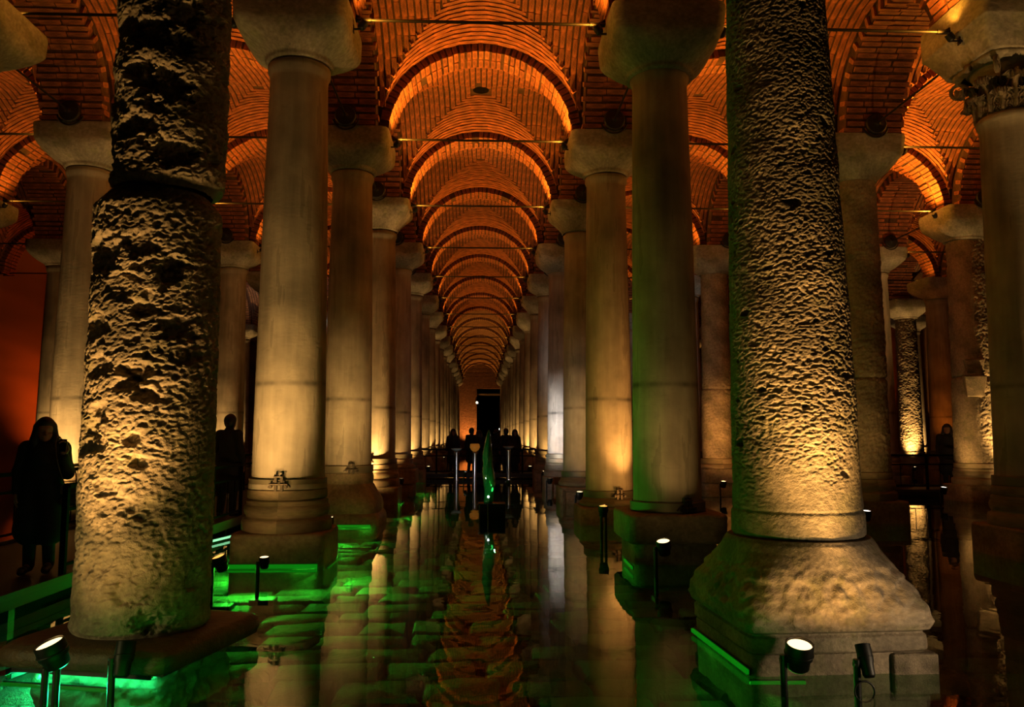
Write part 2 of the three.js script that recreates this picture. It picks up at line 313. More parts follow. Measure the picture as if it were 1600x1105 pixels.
const vaultBrickSets = [0, 1, 2].map((i) => vaultBricks(500 + i * 31, 0)), holeBricks = vaultBricks(777, 0.17);
function vault(x, k, detail, hole) {
  const o = struct('vault'); o.position.set(x, SPRING, rowZ(k) - DZ / 2);
  part('vault_shell', hole ? vaultGeos.hole : detail ? vaultGeos.near : vaultGeos.far, detail ? M.mortar : M.masonry, o);
  if (detail) instanced('brick_courses', thinBrick, M.brick, hole ? holeBricks : vaultBrickSets[(k + Math.round(x + 20)) % 3], o, 900 + k * 7 + Math.round(x));
  if (hole) part('light_shaft', merge([new THREE.CylinderGeometry(0.175, 0.175, 0.5, 24, 1, true).translate(0, RISE + DOME + 0.24, 0), new THREE.CylinderGeometry(0.2, 0.2, 0.04, 24).translate(0, RISE + DOME + 0.5, 0)]), std({ color: 0x1c1612, side: THREE.DoubleSide }), o);
}
const AISLES = [[0, 0, 16, 8], [-4.8, 0, 9, 7], [-9.6, 1, 10, 6], [-14.4, 2, 10, 6], [4.8, 0, 10, 7], [9.6, 0, 10, 7], [14.4, 2, 11, 7], [19.2, 4, 11, 0]];   // centre x, first bay, last bay, last bay with real bricks
for (const [x, k0, k1, kd] of AISLES) {
  for (let k = k0; k <= k1; k++) vault(x, k, k >= 1 && k <= kd, x === 0 && k === 2);
  for (let k = k0; k <= k1 + 1; k++) arch('cross', x, rowZ(k), Math.abs(x) < 5 && (k === 2 || (k === 3 && x > -1)) ? 2 : k >= 1 && k <= kd + 1 ? 1 : 0, 3000 + k * 13 + Math.round(x * 7));
}
for (const [x, k0, k1, kd] of [[-2.4, 0, 16, 7], [2.4, 0, 16, 7], [-7.2, 0, 9, 6], [7.2, 0, 10, 7], [-12, 1, 10, 6], [12, 0, 11, 7], [16.8, 2, 11, 6]])
  for (let k = k0; k <= k1; k++) arch('along', x, rowZ(k) - DZ / 2, Math.abs(x) < 8 && (k === 1 || (k === 2 && Math.abs(x) < 3)) ? 2 : k >= 1 && k <= kd ? 1 : 0, 5000 + k * 17 + Math.round(x * 5));

// ------------------------------------------------------------------ columns
const TOPY = 6.42;                                        // shaft meets capital
const shapes = {};
const once = (k, f) => (shapes[k] ??= f());
const shaftGeo = (rb, rt, y0, n = 48) => {
  const h = TOPY - y0, P = [[rb + 0.035, 0], [rb + 0.035, 0.05], [rb + 0.012, 0.09], [rb, 0.16]];
  for (let i = 1; i <= 12; i++) { const t = i / 12; P.push([rb + (rt - rb) * (t * 0.55 + t * t * 0.45), 0.16 + (h - 0.42) * t]); }
  P.push([rt + 0.006, h - 0.19], [rt + 0.03, h - 0.14], [rt + 0.03, h - 0.06], [rt - 0.005, h - 0.05], [rt - 0.01, h]);
  const g = lathe(P.map(([r, y]) => [r, y + y0]), n), u = g.attributes.uv, p = g.attributes.position;
  for (let i = 0; i < p.count; i++) u.setY(i, p.getY(i) / 6.5);
  return g;
};
const wear = (k, f) => (x, y, z) => k * (N3(x * f, y * f, z * f) + 0.5 * N3(x * f * 2.3, y * f * 2.3, z * f * 2.3));
const capitals = {                                        // cushion blocks between round shaft and square pier
  plain: () => toCreased(morph([[6.38, 0.39, 2], [6.40, 0.43, 2], [6.45, 0.44, 2], [6.47, 0.47, 2.2], [6.53, 0.56, 2.8], [6.62, 0.655, 4], [6.71, 0.70, 7], [6.78, 0.715, 12], [7.0, 0.725, 14], [7.06, 0.72, 14]], 64, wear(0.008, 3), 2)),
  low: () => toCreased(morph([[6.30, 0.40, 2], [6.32, 0.45, 2], [6.37, 0.46, 2], [6.40, 0.50, 2.3], [6.50, 0.60, 3.2], [6.62, 0.68, 5], [6.74, 0.72, 10], [7.0, 0.74, 14], [7.06, 0.73, 14]], 64, wear(0.010, 3), 2)),
  tall: () => toCreased(morph([[6.40, 0.40, 2], [6.42, 0.43, 2], [6.46, 0.44, 2.1], [6.58, 0.52, 2.6], [6.72, 0.62, 4], [6.84, 0.69, 8], [6.90, 0.715, 14], [7.06, 0.725, 14]], 64, wear(0.008, 4), 2)),
};
function toCreased(g, a = 0.7) { return g; }
const bases = {                                           // each: list of [part name, geometry]
  attic: () => [
    ['plinth', morph([[-0.3, 0.56, 16], [0.35, 0.56, 16], [0.385, 0.545, 16], [0.39, 0.5, 16], [0.39, 0.1, 8]], 64, wear(0.006, 5), 2)],
    ['base_moulding', lathe([[0.5, 0.38], [0.545, 0.39], [0.55, 0.5], [0.535, 0.54], [0.5, 0.55], [0.495, 0.575], [0.505, 0.59], [0.52, 0.63], [0.52, 0.67], [0.505, 0.7], [0.495, 0.71], [0.498, 0.75], [0.49, 0.765], [0.468, 0.77], [0.47, 0.785], [0.485, 0.79], [0.487, 0.88], [0.475, 0.895], [0.44, 0.9]], 56)],
  ],
  bell: () => [
    ['plinth', morph([[-0.3, 0.66, 16], [0.10, 0.66, 16], [0.16, 0.645, 16], [0.2, 0.62, 14], [0.22, 0.6, 14], [0.22, 0.1, 8]], 64, wear(0.008, 4), 2)],
    ['base_moulding', morph([[0.2, 0.61, 10], [0.32, 0.62, 9], [0.42, 0.60, 7], [0.52, 0.555, 4.4], [0.62, 0.51, 2.8], [0.68, 0.49, 2.2], [0.70, 0.475, 2], [0.73, 0.475, 2], [0.76, 0.485, 2], [0.85, 0.48, 2], [0.89, 0.465, 2], [0.9, 0.44, 2]], 64, wear(0.008, 5), 2)],
  ],
  block: () => [
    ['plinth', morph([[0.2, 0.6, 16], [0.24, 0.615, 16], [0.56, 0.615, 16], [0.6, 0.6, 16], [0.61, 0.56, 14], [0.61, 0.1, 8]], 64, wear(0.006, 5), 2)],
    ['footing', morph([[-0.3, 0.56, 16], [0.16, 0.56, 16], [0.2, 0.54, 16], [0.2, 0.1, 8]], 48, wear(0.008, 6), 2)],
    ['base_moulding', lathe([[0.55, 0.6], [0.57, 0.62], [0.575, 0.68], [0.54, 0.72], [0.5, 0.735], [0.485, 0.75], [0.49, 0.8], [0.495, 0.86], [0.48, 0.89], [0.44, 0.9]], 56)],
  ],
};
bases.slab = () => [
  ['plinth', morph([[0.25, 0.58, 16], [0.28, 0.61, 16], [0.56, 0.615, 16], [0.595, 0.60, 16], [0.6, 0.56, 14], [0.605, 0.1, 8]], 64, wear(0.006, 5), 2)],
  ['footing', morph([[-0.3, 0.53, 14], [0.2, 0.52, 14], [0.26, 0.5, 14]], 48, wear(0.012, 6), 2)]];
bases.low = () => [
  ['plinth', morph([[-0.3, 0.6, 16], [0.25, 0.6, 16], [0.29, 0.585, 16], [0.295, 0.54, 14], [0.3, 0.1, 8]], 64, wear(0.008, 5), 2)],
  ['base_moulding', lathe([[0.5, 0.29], [0.55, 0.31], [0.555, 0.36], [0.51, 0.40], [0.49, 0.43], [0.44, 0.45]], 56)]];
bases.panel = () => [
  ['plinth', morph([[-0.3, 0.56, 20], [0.33, 0.56, 20], [0.37, 0.545, 18], [0.38, 0.5, 16], [0.385, 0.1, 8]], 64, wear(0.004, 5), 2)],
  ['panel_frame', merge([rbox(1.02, 0.07, 0.05, 0.01, 0, 0.30, 0.565), rbox(0.07, 0.42, 0.05, 0.01, -0.475, 0.1, 0.565), rbox(0.07, 0.42, 0.05, 0.01, 0.475, 0.1, 0.565)])],
  ['base_moulding', lathe([[0.48, 0.38], [0.54, 0.40], [0.545, 0.47], [0.50, 0.52], [0.49, 0.56], [0.44, 0.6]], 56)]];
function place(o, parts, mat) { for (const [n, g] of parts) part(n, g, mat, o); }
const collarGeo = once('collar', () => lathe([[0.452, 0.905], [0.472, 0.905], [0.474, 0.915], [0.474, 1.015], [0.472, 1.025], [0.45, 1.025]], 56));
const clampGeo = once('clamp', () => merge([
  box(0.032, 0.2, 0.05, -0.036, 0.985, 0.485), box(0.032, 0.2, 0.05, 0.036, 0.985, 0.485), rod(V(-0.13, 0.93, 0.465), V(-0.04, 1.03, 0.49), 0.010), rod(V(0.13, 0.93, 0.465), V(0.04, 1.03, 0.49), 0.010),
  rod(V(-0.11, 0.97, 0.52), V(0.11, 0.97, 0.52), 0.012), rod(V(-0.09, 0.94, 0.5), V(-0.09, 0.94, 0.54), 0.02), rod(V(0.09, 0.94, 0.5), V(0.09, 0.94, 0.54), 0.02), rod(V(-0.05, 1.06, 0.53), V(0.05, 1.06, 0.53), 0.01)]));
const clampCalm = std({ color: 0x4a443c, metalness: 0.8, roughness: 0.4 });
const collarMat = std({ color: 0x6b6656, metalness: 0.35, roughness: 0.5 });

function column(label, group, x, z, { base = 'attic', capital = 'plain', rot = 0, collar = true, clamp = 0, rb = 0.435, rt = 0.365, far = false, y0 = 0.9 } = {}) {
  const o = thing('column', label, 'column', group, x, 0, z);
  const s = part('shaft', once(`s${rb}_${rt}_${far}_${y0}`, () => shaftGeo(rb, rt, y0, far ? 24 : 56)), M.shaft, o); s.rotation.y = rot;
  const c = part('capital', once('c' + capital, capitals[capital]), M.stone, o); c.rotation.y = (rot * 2 | 0) * Math.PI / 2;
  place(o, once('b' + base, bases[base]), M.base);
  if (collar) { part('iron_collar', collarGeo, collarMat, o).position.y = y0 - 0.9; const k = part('clamp', clampGeo, clampCalm, o); k.rotation.y = clamp; k.position.y = y0 - 0.9; }
  return o;
}
// pitted shafts: fine grid, denser towards the camera; depth(theta, y) in metres from the drum radius
function pitted(y0, y1, nv, nu, radius, depth, knee = null) {   // knee [share of rows, height]: finer below that height
  const ang = (u) => { const t = u * 2 - 1; return Math.PI * (0.62 * t + 0.38 * t * t * t); };
  return surface(nu, nv, (u, v) => {
    const t = ang(u), y = knee ? (v < knee[0] ? y0 + (knee[1] - y0) * v / knee[0] : knee[1] + (y1 - knee[1]) * (v - knee[0]) / (1 - knee[0])) : y0 + (y1 - y0) * v, [r, ox] = radius(y, t), d = depth(t, y, Math.sin(t) * 0.45, Math.cos(t) * 0.45);
    return [Math.sin(t) * (r + d) + ox, y, Math.cos(t) * (r + d), t * 0.45, y];
  }, true);
}
const pits = (x, y, z, f, sy, seed) => N3(x * f + seed, y * f * sy + seed * 2, z * f - seed);
// -- A: the big broken column front left
{
  const o = thing('column', 'big deeply pitted column of two drums at the front left, on a thin green-lit slab', 'column', undefined, -2.4, 0, rowZ(0));
  const gouges = [[-0.05, 4.42, 0.16, 0.07], [0.25, 4.05, 0.17, 0.09], [0.5, 4.6, 0.14, 0.06], [-0.4, 3.72, 0.12, 0.05], [0.1, 2.86, 0.1, 0.03], [0.62, 2.75, 0.09, 0.06], [-0.7, 2.8, 0.2, 0.05], [0.12, 1.98, 0.09, 0.07], [0.02, 1.9, 0.08, 0.06], [0.3, 1.82, 0.07, 0.05], [0.1, 1.52, 0.05, 0.04], [0.25, 1.38, 0.06, 0.04], [-0.72, 2.3, 0.12, 0.04], [0.75, 2.3, 0.13, 0.04], [-0.25, 1.2, 0.08, 0.03], [0.35, 1.05, 0.09, 0.03], [0.42, 0.33, 0.08, 0.05], [0.6, 0.3, 0.07, 0.04], [0.4, 3.55, 0.15, 0.06], [-0.3, 4.15, 0.12, 0.05]];
  const R = rng(12); for (let i = 0; i < 70; i++) gouges.push([(R() - 0.5) * 3.4, R() < 0.5 ? 3.4 + R() * 1.9 : 0.5 + R() * 2.8, 0.035 + R() * 0.09, 0.012 + R() * 0.035]);
  const radius = (y) => y > 3.33 ? [0.405 - (y - 3.33) * 0.008 - 0.035 * (1 - sstep(3.33, 3.4, y)), 0.065] : [0.452 - 0.012 * sstep(0.6, 3, y) + 0.012 * (1 - sstep(0.24, 0.32, y)) - 0.03 * (1 - sstep(0.2, 0.26, y)) - 0.085 * sstep(3.18, 3.32, y), 0.012];
  const depth = (t, y, x, z) => {
    const up = sstep(3.25, 3.5, y), low = 1 - sstep(0.3, 1.2, y), big = pits(x, y, z, 3.2, 1.3, 3), mid = pits(x, y, z, 8.5, 1.7, 11), fin = pits(x, y, z, 29, 1.6, 23), mic = pits(x, y, z, 34, 1.6, 41), area = sstep(-0.25, 0.25, pits(x, y, z, 2.1, 0.8, 57));
    let d = big * (0.010 + 0.012 * up) + (0.005 + 0.010 * up) * mid - (0.020 - 0.011 * low) * sstep(0.02, 0.36, pits(x, y, z, 17, 1.55, 71)) * (0.3 + 0.75 * area) - (0.007 - 0.004 * low) * sstep(0.0, 0.4, fin) + 0.003 * mic;
    d -= 0.010 * sstep(0.3, 0.5, mid) * (1 - low * 0.6);
    for (const [gt, gy, gr, gd] of gouges) { const dx = (t - gt) * 0.43, dy = y - gy; if (Math.abs(dx) < gr * 1.7 && Math.abs(dy) < gr * 1.5) { const q = Math.hypot(dx * 0.75, dy * 1.15) / gr + 0.45 * mid + 0.3 * fin; if (q < 1) d -= gd * sstep(1, 0.55, q); } }
    const slot = Math.exp(-Math.pow((y - 3.335) / 0.018, 2)); d -= 0.05 * slot;
    return d * (y < 0.22 ? 0.3 : 1);
  };
  part('shaft_lower', pitted(0.2, 3.33, 520, 270, radius, depth), M.rough, o);
  part('shaft_upper', pitted(3.331, TOPY, 330, 270, radius, depth, [0.9, 5.1]), M.rough, o);
  part('capital', capitals.low(), M.stone, o);
  const pl = part('plinth_slab', morph([[0.055, 0.58, 12], [0.07, 0.62, 12], [0.12, 0.635, 12], [0.17, 0.625, 12], [0.205, 0.59, 10], [0.215, 0.52, 8], [0.22, 0.1, 4]], 96, wear(0.012, 4), 3), M.wetbase, o); pl.rotation.y = THREE.MathUtils.degToRad(-13);
  const bt = part('slab_underside', box(1.18, 0.02, 1.18, 0, 0.066, 0), M.wetbase, o); bt.rotation.y = pl.rotation.y;
  const ft = part('footing', morph([[-0.33, 0.50, 9], [-0.1, 0.48, 9], [0.06, 0.47, 9]], 192, (x, y, z) => 0.05 * N3(x * 6, y * 9, z * 6) + 0.035 * N3(x * 15, y * 15, z * 15) + 0.02 * N3(x * 34, y * 34, z * 34), 14), M.base, o); ft.rotation.y = pl.rotation.y;
}
// -- B: the pick-marked column front right on an upturned carved block
{
  const o = thing('column', 'big pick-marked column at the front right, on a wide carved block narrowing upwards', 'column', undefined, 2.34, 0, -5.94);
  const radius = (y) => [0.462 - 0.016 * sstep(0.9, 1.4, y) - 0.075 * sstep(1.2, 5.5, y) + 0.006 * (1 - sstep(0.98, 1.05, y)), -0.03 * sstep(0.9, 5, y)];
  const depth = (t, y, x, z) => {
    const rough = sstep(1.0, 1.5, y + 0.25 * pits(x, y, z, 2.5, 1, 9) - 0.18 * sstep(0.2, 0.7, t)), area = sstep(-0.3, 0.3, pits(x, y, z, 1.8, 0.8, 77)), a = pits(x, y, z, 15, 1.9, 5), b = pits(x, y, z, 38, 1.7, 15), c = pits(x, y, z, 47, 1.8, 25), g = pits(x, y, z, 3, 1.2, 35);
    let d = g * 0.010 * (0.5 + 0.5 * rough) - rough * (0.0125 * sstep(-0.02, 0.34, pits(x, y, z, 23, 2.15, 5)) * (0.45 + 0.6 * area) + 0.004 * sstep(0.0, 0.4, b) - 0.002 * c) + (1 - rough) * 0.0025 * b;
    d -= rough * 0.045 * sstep(0.52, 0.62, pits(x, y, z, 6.5, 1.6, 95));
    d -= 0.008 * Math.exp(-Math.pow((y - 1.02) / 0.012, 2)) + 0.012 * Math.exp(-Math.pow((y - 0.835) / 0.012, 2));
    return d;
  };
  part('shaft', pitted(0.83, TOPY, 800, 330, radius, depth, [0.94, 5.0]), M.rough, o);
  part('capital', capitals.low(), M.stone, o);
  // carving: worn scrolls and leaves in low relief, deeper near the left corner
  const carve = (x, y, z) => {
    if (y < 0.27 || y > 0.72) return 0.004 * N3(x * 9, y * 12, z * 9) + 0.003 * N3(x * 30, y * 30, z * 30);
    const w = sstep(0.27, 0.34, y) * (1 - sstep(0.62, 0.72, y)), s = Math.abs(x) > Math.abs(z) ? z : x, col = ((s * 4.2 + 20.5) % 1) - 0.5, r = Math.hypot(col * 0.9, (y - 0.5) * 4.2), leaf = Math.sin(r * 17) * Math.exp(-r * 1.6);
    return w * (0.014 * leaf + 0.014 * N3(x * 7, y * 9, z * 7) + 0.014 * N3(x * 17, y * 22, z * 17) + 0.006 * N3(x * 33, y * 40, z * 33) - 0.024 * Math.max(0, N3(x * 13 + 5, y * 13, z * 13) - 0.15)) + 0.003 * N3(x * 40, y * 40, z * 40);
  };
  const L = [[0.135, 0.60, 18], [0.15, 0.618, 18], [0.235, 0.615, 18], [0.25, 0.60, 18], [0.262, 0.60, 17], [0.28, 0.64, 15], [0.33, 0.66, 13], [0.40, 0.655, 10], [0.48, 0.625, 8], [0.56, 0.59, 6], [0.64, 0.555, 4.4], [0.70, 0.535, 3.2], [0.745, 0.525, 2.5], [0.80, 0.515, 2.1], [0.83, 0.495, 2], [0.832, 0.2, 2]];
  const cb = part('carved_block', morph(L, 288, carve, 7), M.carved, o); cb.rotation.y = 0.05;
  const pl = part('plinth', morph([[-0.32, 0.60, 20], [0.12, 0.605, 20], [0.133, 0.6, 20], [0.135, 0.3, 12]], 128, wear(0.006, 6), 4), M.carved, o); pl.rotation.y = 0.05;
  part('plinth_stone', rbox(0.31, 0.30, 0.4, 0.02, 0.505, -0.02, 0.43), M.carved, o).rotation.y = 0.02;
}
// medium pitted columns
function roughColumn(label, x, z, opt = {}) {
  const { r0 = 0.45, r1 = 0.39, joint = null, seed = 1, base = 'attic', capital = 'low', k = 1, y0 = 0.9, rubble = false } = opt;
  const o = thing('column', label, 'column', undefined, x, 0, z);
  const radius = (y) => [r0 + (r1 - r0) * (y - y0) / (TOPY - y0) - (joint ? 0.035 * Math.exp(-Math.pow((y - joint) / 0.03, 2)) : 0), joint && y > joint ? 0.02 : 0];
  const depth = (t, y, px, pz) => { const a = pits(px, y, pz, 9, 1.7, seed), b = pits(px, y, pz, 18, 1.9, seed + 7), g = pits(px, y, pz, 3, 1, seed + 3), s = rubble && t < -0.2 && t > -1.5 ? 0.15 : 1; return k * s * (0.015 * g + 0.016 * a - 0.026 * Math.max(0, b)); };
  part('shaft', pitted(y0, TOPY, 300, 120, radius, depth), M.rough, o);
  part('capital', once('c' + capital, capitals[capital]), M.stone, o);
  place(o, once('b' + base, bases[base]), M.base);
  if (rubble) {
    const wedge = (w, h, d, x, y, z, ry) => { const g = rbox(w, h, d, 0.03); const p = g.attributes.position; for (let i = 0; i < p.count; i++) { const q = p.getY(i) / h + 0.5; p.setX(i, p.getX(i) * (0.72 + 0.28 * q) + 0.02 * N3(p.getX(i) * 9, p.getY(i) * 9, 3)); p.setZ(i, p.getZ(i) * (0.5 + 0.5 * q)); } g.computeVertexNormals(); return g.rotateY(ry).translate(x, y, z); };
    part('broken_lug', wedge(0.5, 0.5, 0.3, -0.16, 2.72, 0.38, -0.35), M.rough, o);
    part('broken_lug', wedge(0.46, 0.34, 0.2, -0.14, 3.2, 0.36, -0.3), M.rough, o);
  }
  return o;
}
roughColumn('dim pitted column just right of the big pick-marked one, one aisle further back', 7.08, rowZ(2), { seed: 21, r0: 0.47, r1: 0.40, joint: 2.6 });
roughColumn('pitted column with broken stone lugs on its face, lit bright on its right side', 11.93, rowZ(3), { seed: 33, r0: 0.46, r1: 0.40, joint: 2.95, rubble: true });
roughColumn('orange-lit pitted column with a mended joint, in the gap left of the big pick-marked column', 6.95, rowZ(4), { seed: 45, r0: 0.44, r1: 0.38, joint: 2.9, base: 'block' });
roughColumn('narrow pitted column behind the railing at the right, glowing yellow at its foot', 17.5, rowZ(6), { seed: 57 });

// smooth columns of the nave, left row and right row
const G_L = 'smooth columns of the left nave row', G_R = 'smooth columns of the right nave row';
const leftBase = ['', 'attic', 'bell', 'attic', 'block', 'attic', 'bell', 'block'], rightBase = ['', 'slab', 'low', 'panel', 'attic', 'attic', 'bell', 'block'], rightFoot = [0, 0.605, 0.45, 0.6];
for (let k = 1; k <= LAST; k++) {
  const far = k > 7;
  column(k === 1 ? 'smooth pale column on a stepped round base, just right of the big pitted two-drum column' : k === 2 ? 'smooth column on a flared bell base, second smooth one of the left nave row' : k === 3 ? 'smooth column lit bright yellow at its foot, third smooth one of the left nave row' : `${ORD[k - 1]} smooth column of the left nave row, counting back from the broken column`, k > 3 ? G_L : undefined, -2.4 + (k === 2 ? 0.02 : 0), rowZ(k), { base: leftBase[k] || ['attic', 'block', 'bell'][k % 3], capital: ['plain', 'plain', 'plain', 'tall'][k % 4], rot: k * 1.7, clamp: k === 1 ? 0.0 : k === 2 ? 0.32 : k === 3 ? -0.3 : k, far, rb: k === 1 ? 0.445 : 0.43, rt: k === 1 ? 0.372 : 0.362 });
  column(k === 1 ? 'dark smooth column on a heavy square plinth, just left of the big pick-marked column' : k === 2 ? 'smooth column lit orange, second of the right nave row' : k === 3 ? 'smooth column with a framed square base panel, third of the right nave row' : k === 4 ? 'smooth column lit cold white, fourth of the right nave row' : `${ORD[k - 1]} smooth column of the right nave row, counting back from the dark front one`, k > 4 ? G_R : undefined, 2.4 + (k === 2 ? -0.04 : 0), rowZ(k), { base: rightBase[k] || ['block', 'attic', 'bell'][k % 3], capital: ['tall', 'low', 'plain'][k % 3], rot: k * 2.3 + 0.7, clamp: k === 1 ? 0.28 : k === 2 ? 0.2 : k, far, rb: 0.43, rt: 0.362, y0: rightFoot[k] ?? 0.9 });
}
// side aisles
column('smooth column rising behind the woman, lit warm at its foot', undefined, -7.18, rowZ(2), { rot: 0.4, clamp: 3 });
column('smooth column behind the man on the walkway', undefined, -7.2, rowZ(4), { rot: 1.4, clamp: 3, base: 'block' });
column('left edge column whose cushion capital alone enters the picture', undefined, -6.75, rowZ(1), { rot: 1.1, clamp: 3 });
column('slim dark column against the orange wall at the far left', undefined, -12.1, rowZ(4), { rot: 2.2, clamp: 3 });
column('column lit by a bright streak, just right of the man', undefined, -12, rowZ(8), { rot: 2.9, clamp: 3, far: true });
column('dim column half hidden behind the big broken one, left of the man', undefined, -12, rowZ(7), { rot: 0.9, clamp: 3, far: true });
column('pale strip of column showing between the first two smooth left nave columns', undefined, -7.2, rowZ(7), { rot: 0.3, clamp: 3, far: true });
column('dark column just right of the dim pitted one, further back', undefined, 11.85, rowZ(4), { rot: 0.2, clamp: 3 });
column('reddish column under the low arch at the right, near the wall', undefined, 16.3, rowZ(5), { rot: 0.8, clamp: 3 });
column('yellow-lit column seen as a sliver right of the dark smooth one', undefined, 12, rowZ(9), { rot: 1.9, clamp: 3, far: true });
column('thin far column in the gap left of the orange-lit pitted one', undefined, 7.3, rowZ(5), { rot: 1.2, clamp: 3, far: true });
column('far dark column between the railing and the reddish column', undefined, 21.0 - 0.9, rowZ(7), { rot: 1.0, clamp: 3, far: true });
for (const [x, k] of [[-7.2, 3], [7.2, 3], [-12, 3], [-12, 5], [-12, 6], [-7.2, 5], [-7.2, 6], [12, 5], [12, 6], [12, 7], [12, 8], [7.2, 6], [7.2, 7], [7.2, 8], [-7.2, 8], [-7.2, 9], [-12, 2], [-12, 9], [7.2, 9], [12, 1], [12, 2], [16.8, 3], [16.8, 4], [16.8, 7], [16.8, 8]])
  column(`${ORD[k - 1]} column back in the ${x < -10 ? 'outer left' : x < 0 ? 'inner left' : x < 10 ? 'inner right' : x < 14 ? 'outer right' : 'farthest right'} aisle row, mostly hidden behind nearer columns`, 'half-hidden aisle columns', x, rowZ(k), { rot: k * 1.3 + x, far: true, clamp: 3, base: k % 2 ? 'attic' : 'block' });

// -- the column with the leaf capital at the right edge
{
  const o = thing('column', 'smooth column with a carved leaf capital at the right edge of the picture', 'column', undefined, 7.22, 0, rowZ(1));
  const YS = 5.86;
  const P = [[0.47, 0.9], [0.47, 0.95], [0.44, 1.02], [0.435, 1.1]]; for (let i = 1; i <= 10; i++) P.push([0.435 - 0.062 * i / 10, 1.1 + (YS - 1.35) * i / 10]); P.push([0.38, YS - 0.13], [0.405, YS - 0.1], [0.405, YS - 0.03], [0.385, YS], [0.37, YS + 0.01]);
  const sg = lathe(P, 64), su = sg.attributes.uv, sp = sg.attributes.position; for (let i = 0; i < sp.count; i++) su.setY(i, sp.getY(i) / 6.5);
  part('shaft', sg, M.shaft, o).rotation.y = 2.1;
  part('bell', lathe([[0.36, YS], [0.37, YS + 0.06], [0.37, YS + 0.35], [0.40, YS + 0.55], [0.46, YS + 0.68], [0.5, YS + 0.7]], 48), M.stone, o);
  const leaf = (h, w, out, y) => {
    const A = (s, t, off) => {                             // s up the leaf, t across; toothed lobes, deep ribs, tip rolled out
      const curl = sstep(0.5, 0.97, s), r = 0.375 + 0.03 * s + out * curl * (1 + 0.5 * curl) + off;
      const ph = s * 4.6, lobe = 0.66 + 0.34 * Math.pow(Math.abs(Math.sin(ph * Math.PI)), 0.6), half = w * (0.55 + 0.45 * Math.sin(Math.min(1, s * 1.2) * Math.PI * 0.6)) * lobe * (1 - 0.5 * sstep(0.72, 1, s));
      const yy = y + h * (s < 0.84 ? s : 0.84 - (s - 0.84) * 1.3) + 0.03 * Math.abs(t) * Math.sin(ph * Math.PI * 2), rib = 0.022 * Math.cos((Math.abs(t) * 2.6 - s * 0.8) * Math.PI * 2) * (0.3 + Math.abs(t)) + 0.045 * Math.exp(-t * t * 30);
      return [t * half, yy, r + rib - 0.05 * t * t];
    };
    const f = surface(24, 40, (u, v) => A(v, u * 2 - 1, 0.012)), b = surface(24, 40, (u, v) => A(v, 1 - u * 2, -0.03));
    return merge([f, b]);
  };
  const small = leaf(0.33, 0.16, 0.09, YS + 0.01), big = leaf(0.56, 0.17, 0.13, YS + 0.02);
  for (let i = 0; i < 8; i++) { part('acanthus_leaf', small, M.carved, o).rotation.y = i * Math.PI / 4; part('acanthus_leaf', big, M.carved, o).rotation.y = (i + 0.5) * Math.PI / 4; }
  const spiral = []; for (let i = 0; i <= 40; i++) { const t = i / 40, a = -1.4 + t * 8.4, r = 0.115 * (1 - t * 0.8); spiral.push(V(Math.cos(a) * r, Math.sin(a) * r, 0)); }
  const vol = merge([new THREE.TubeGeometry(new THREE.CatmullRomCurve3(spiral), 60, 0.026, 8), new THREE.TubeGeometry(new THREE.CatmullRomCurve3([V(-0.26, -0.26, 0), V(-0.16, -0.06, 0), V(-0.04, 0.07, 0), V(0.03, 0.11, 0)]), 16, 0.03, 8)]);
  for (let i = 0; i < 4; i++) { const g = new THREE.Group(), a = (i + 0.5) * Math.PI / 2; const m = part('volute', vol, M.carved, o); m.position.set(Math.sin(a) * 0.6, YS + 0.57, Math.cos(a) * 0.6); m.rotation.y = a - Math.PI / 2; }
  for (let i = 0; i < 4; i++) { const a = i * Math.PI / 2; part('boss', new THREE.SphereGeometry(0.07, 12, 8).scale(1, 0.9, 0.7), M.carved, o).position.set(Math.sin(a) * 0.55, YS + 0.70, Math.cos(a) * 0.55); o.children[o.children.length - 1].rotation.y = a; }
  part('abacus', morph([[YS + 0.66, 0.46, 5], [YS + 0.68, 0.52, 5], [YS + 0.71, 0.54, 5], [YS + 0.755, 0.545, 5], [YS + 0.76, 0.2, 3]], 64), M.stone, o);
  part('impost_block', morph([[YS + 0.74, 0.3, 10], [YS + 0.745, 0.56, 14], [YS + 0.79, 0.58, 14], [YS + 1.06, 0.73, 16], [YS + 1.12, 0.775, 18], [YS + 1.52, 0.78, 18]], 96, wear(0.01, 4), 3), M.stone, o);
  place(o, once('battic', bases.attic), M.base);
  part('iron_collar', collarGeo, collarMat, o);
}

// ------------------------------------------------------------------ ironwork: tie rods with forks, and rods along the rows with round anchor plates
const RODY = 7.08;
const forkGeo = once('fork', () => merge([box(0.03, 0.30, 0.03, 0.0, -0.04, 0.05), box(0.03, 0.30, 0.03, 0.0, -0.04, -0.05), rod(V(-0.02, 0.1, 0), V(0.16, 0.0, 0), 0.02), box(0.06, 0.05, 0.16, 0, 0.1, 0), new THREE.CylinderGeometry(0.032, 0.032, 0.22, 10).rotateZ(Math.PI / 2).translate(0.14, 0, 0)]));
function crossRod(label, group, x0, x1, k) {
  const z = rowZ(k), o = thing('tie_rod', label, 'tie rod', group, (x0 + x1) / 2, RODY, z), h = (x1 - x0) / 2;
  part('rod', once('rodx' + h.toFixed(2), () => rod(V(-h, 0, 0), V(h, 0, 0), 0.021, 10)), M.iron, o);
  part('fork', forkGeo, M.iron, o).position.x = -h; const f = part('fork', forkGeo, M.iron, o); f.position.x = h; f.rotation.y = Math.PI;
}
for (let k = 1; k <= 16; k++) crossRod(`${ORD[k - 1]} iron tie rod spanning the nave between the two column rows, counted from the front`, 'tie rods across the nave', -1.72, 1.72, k);
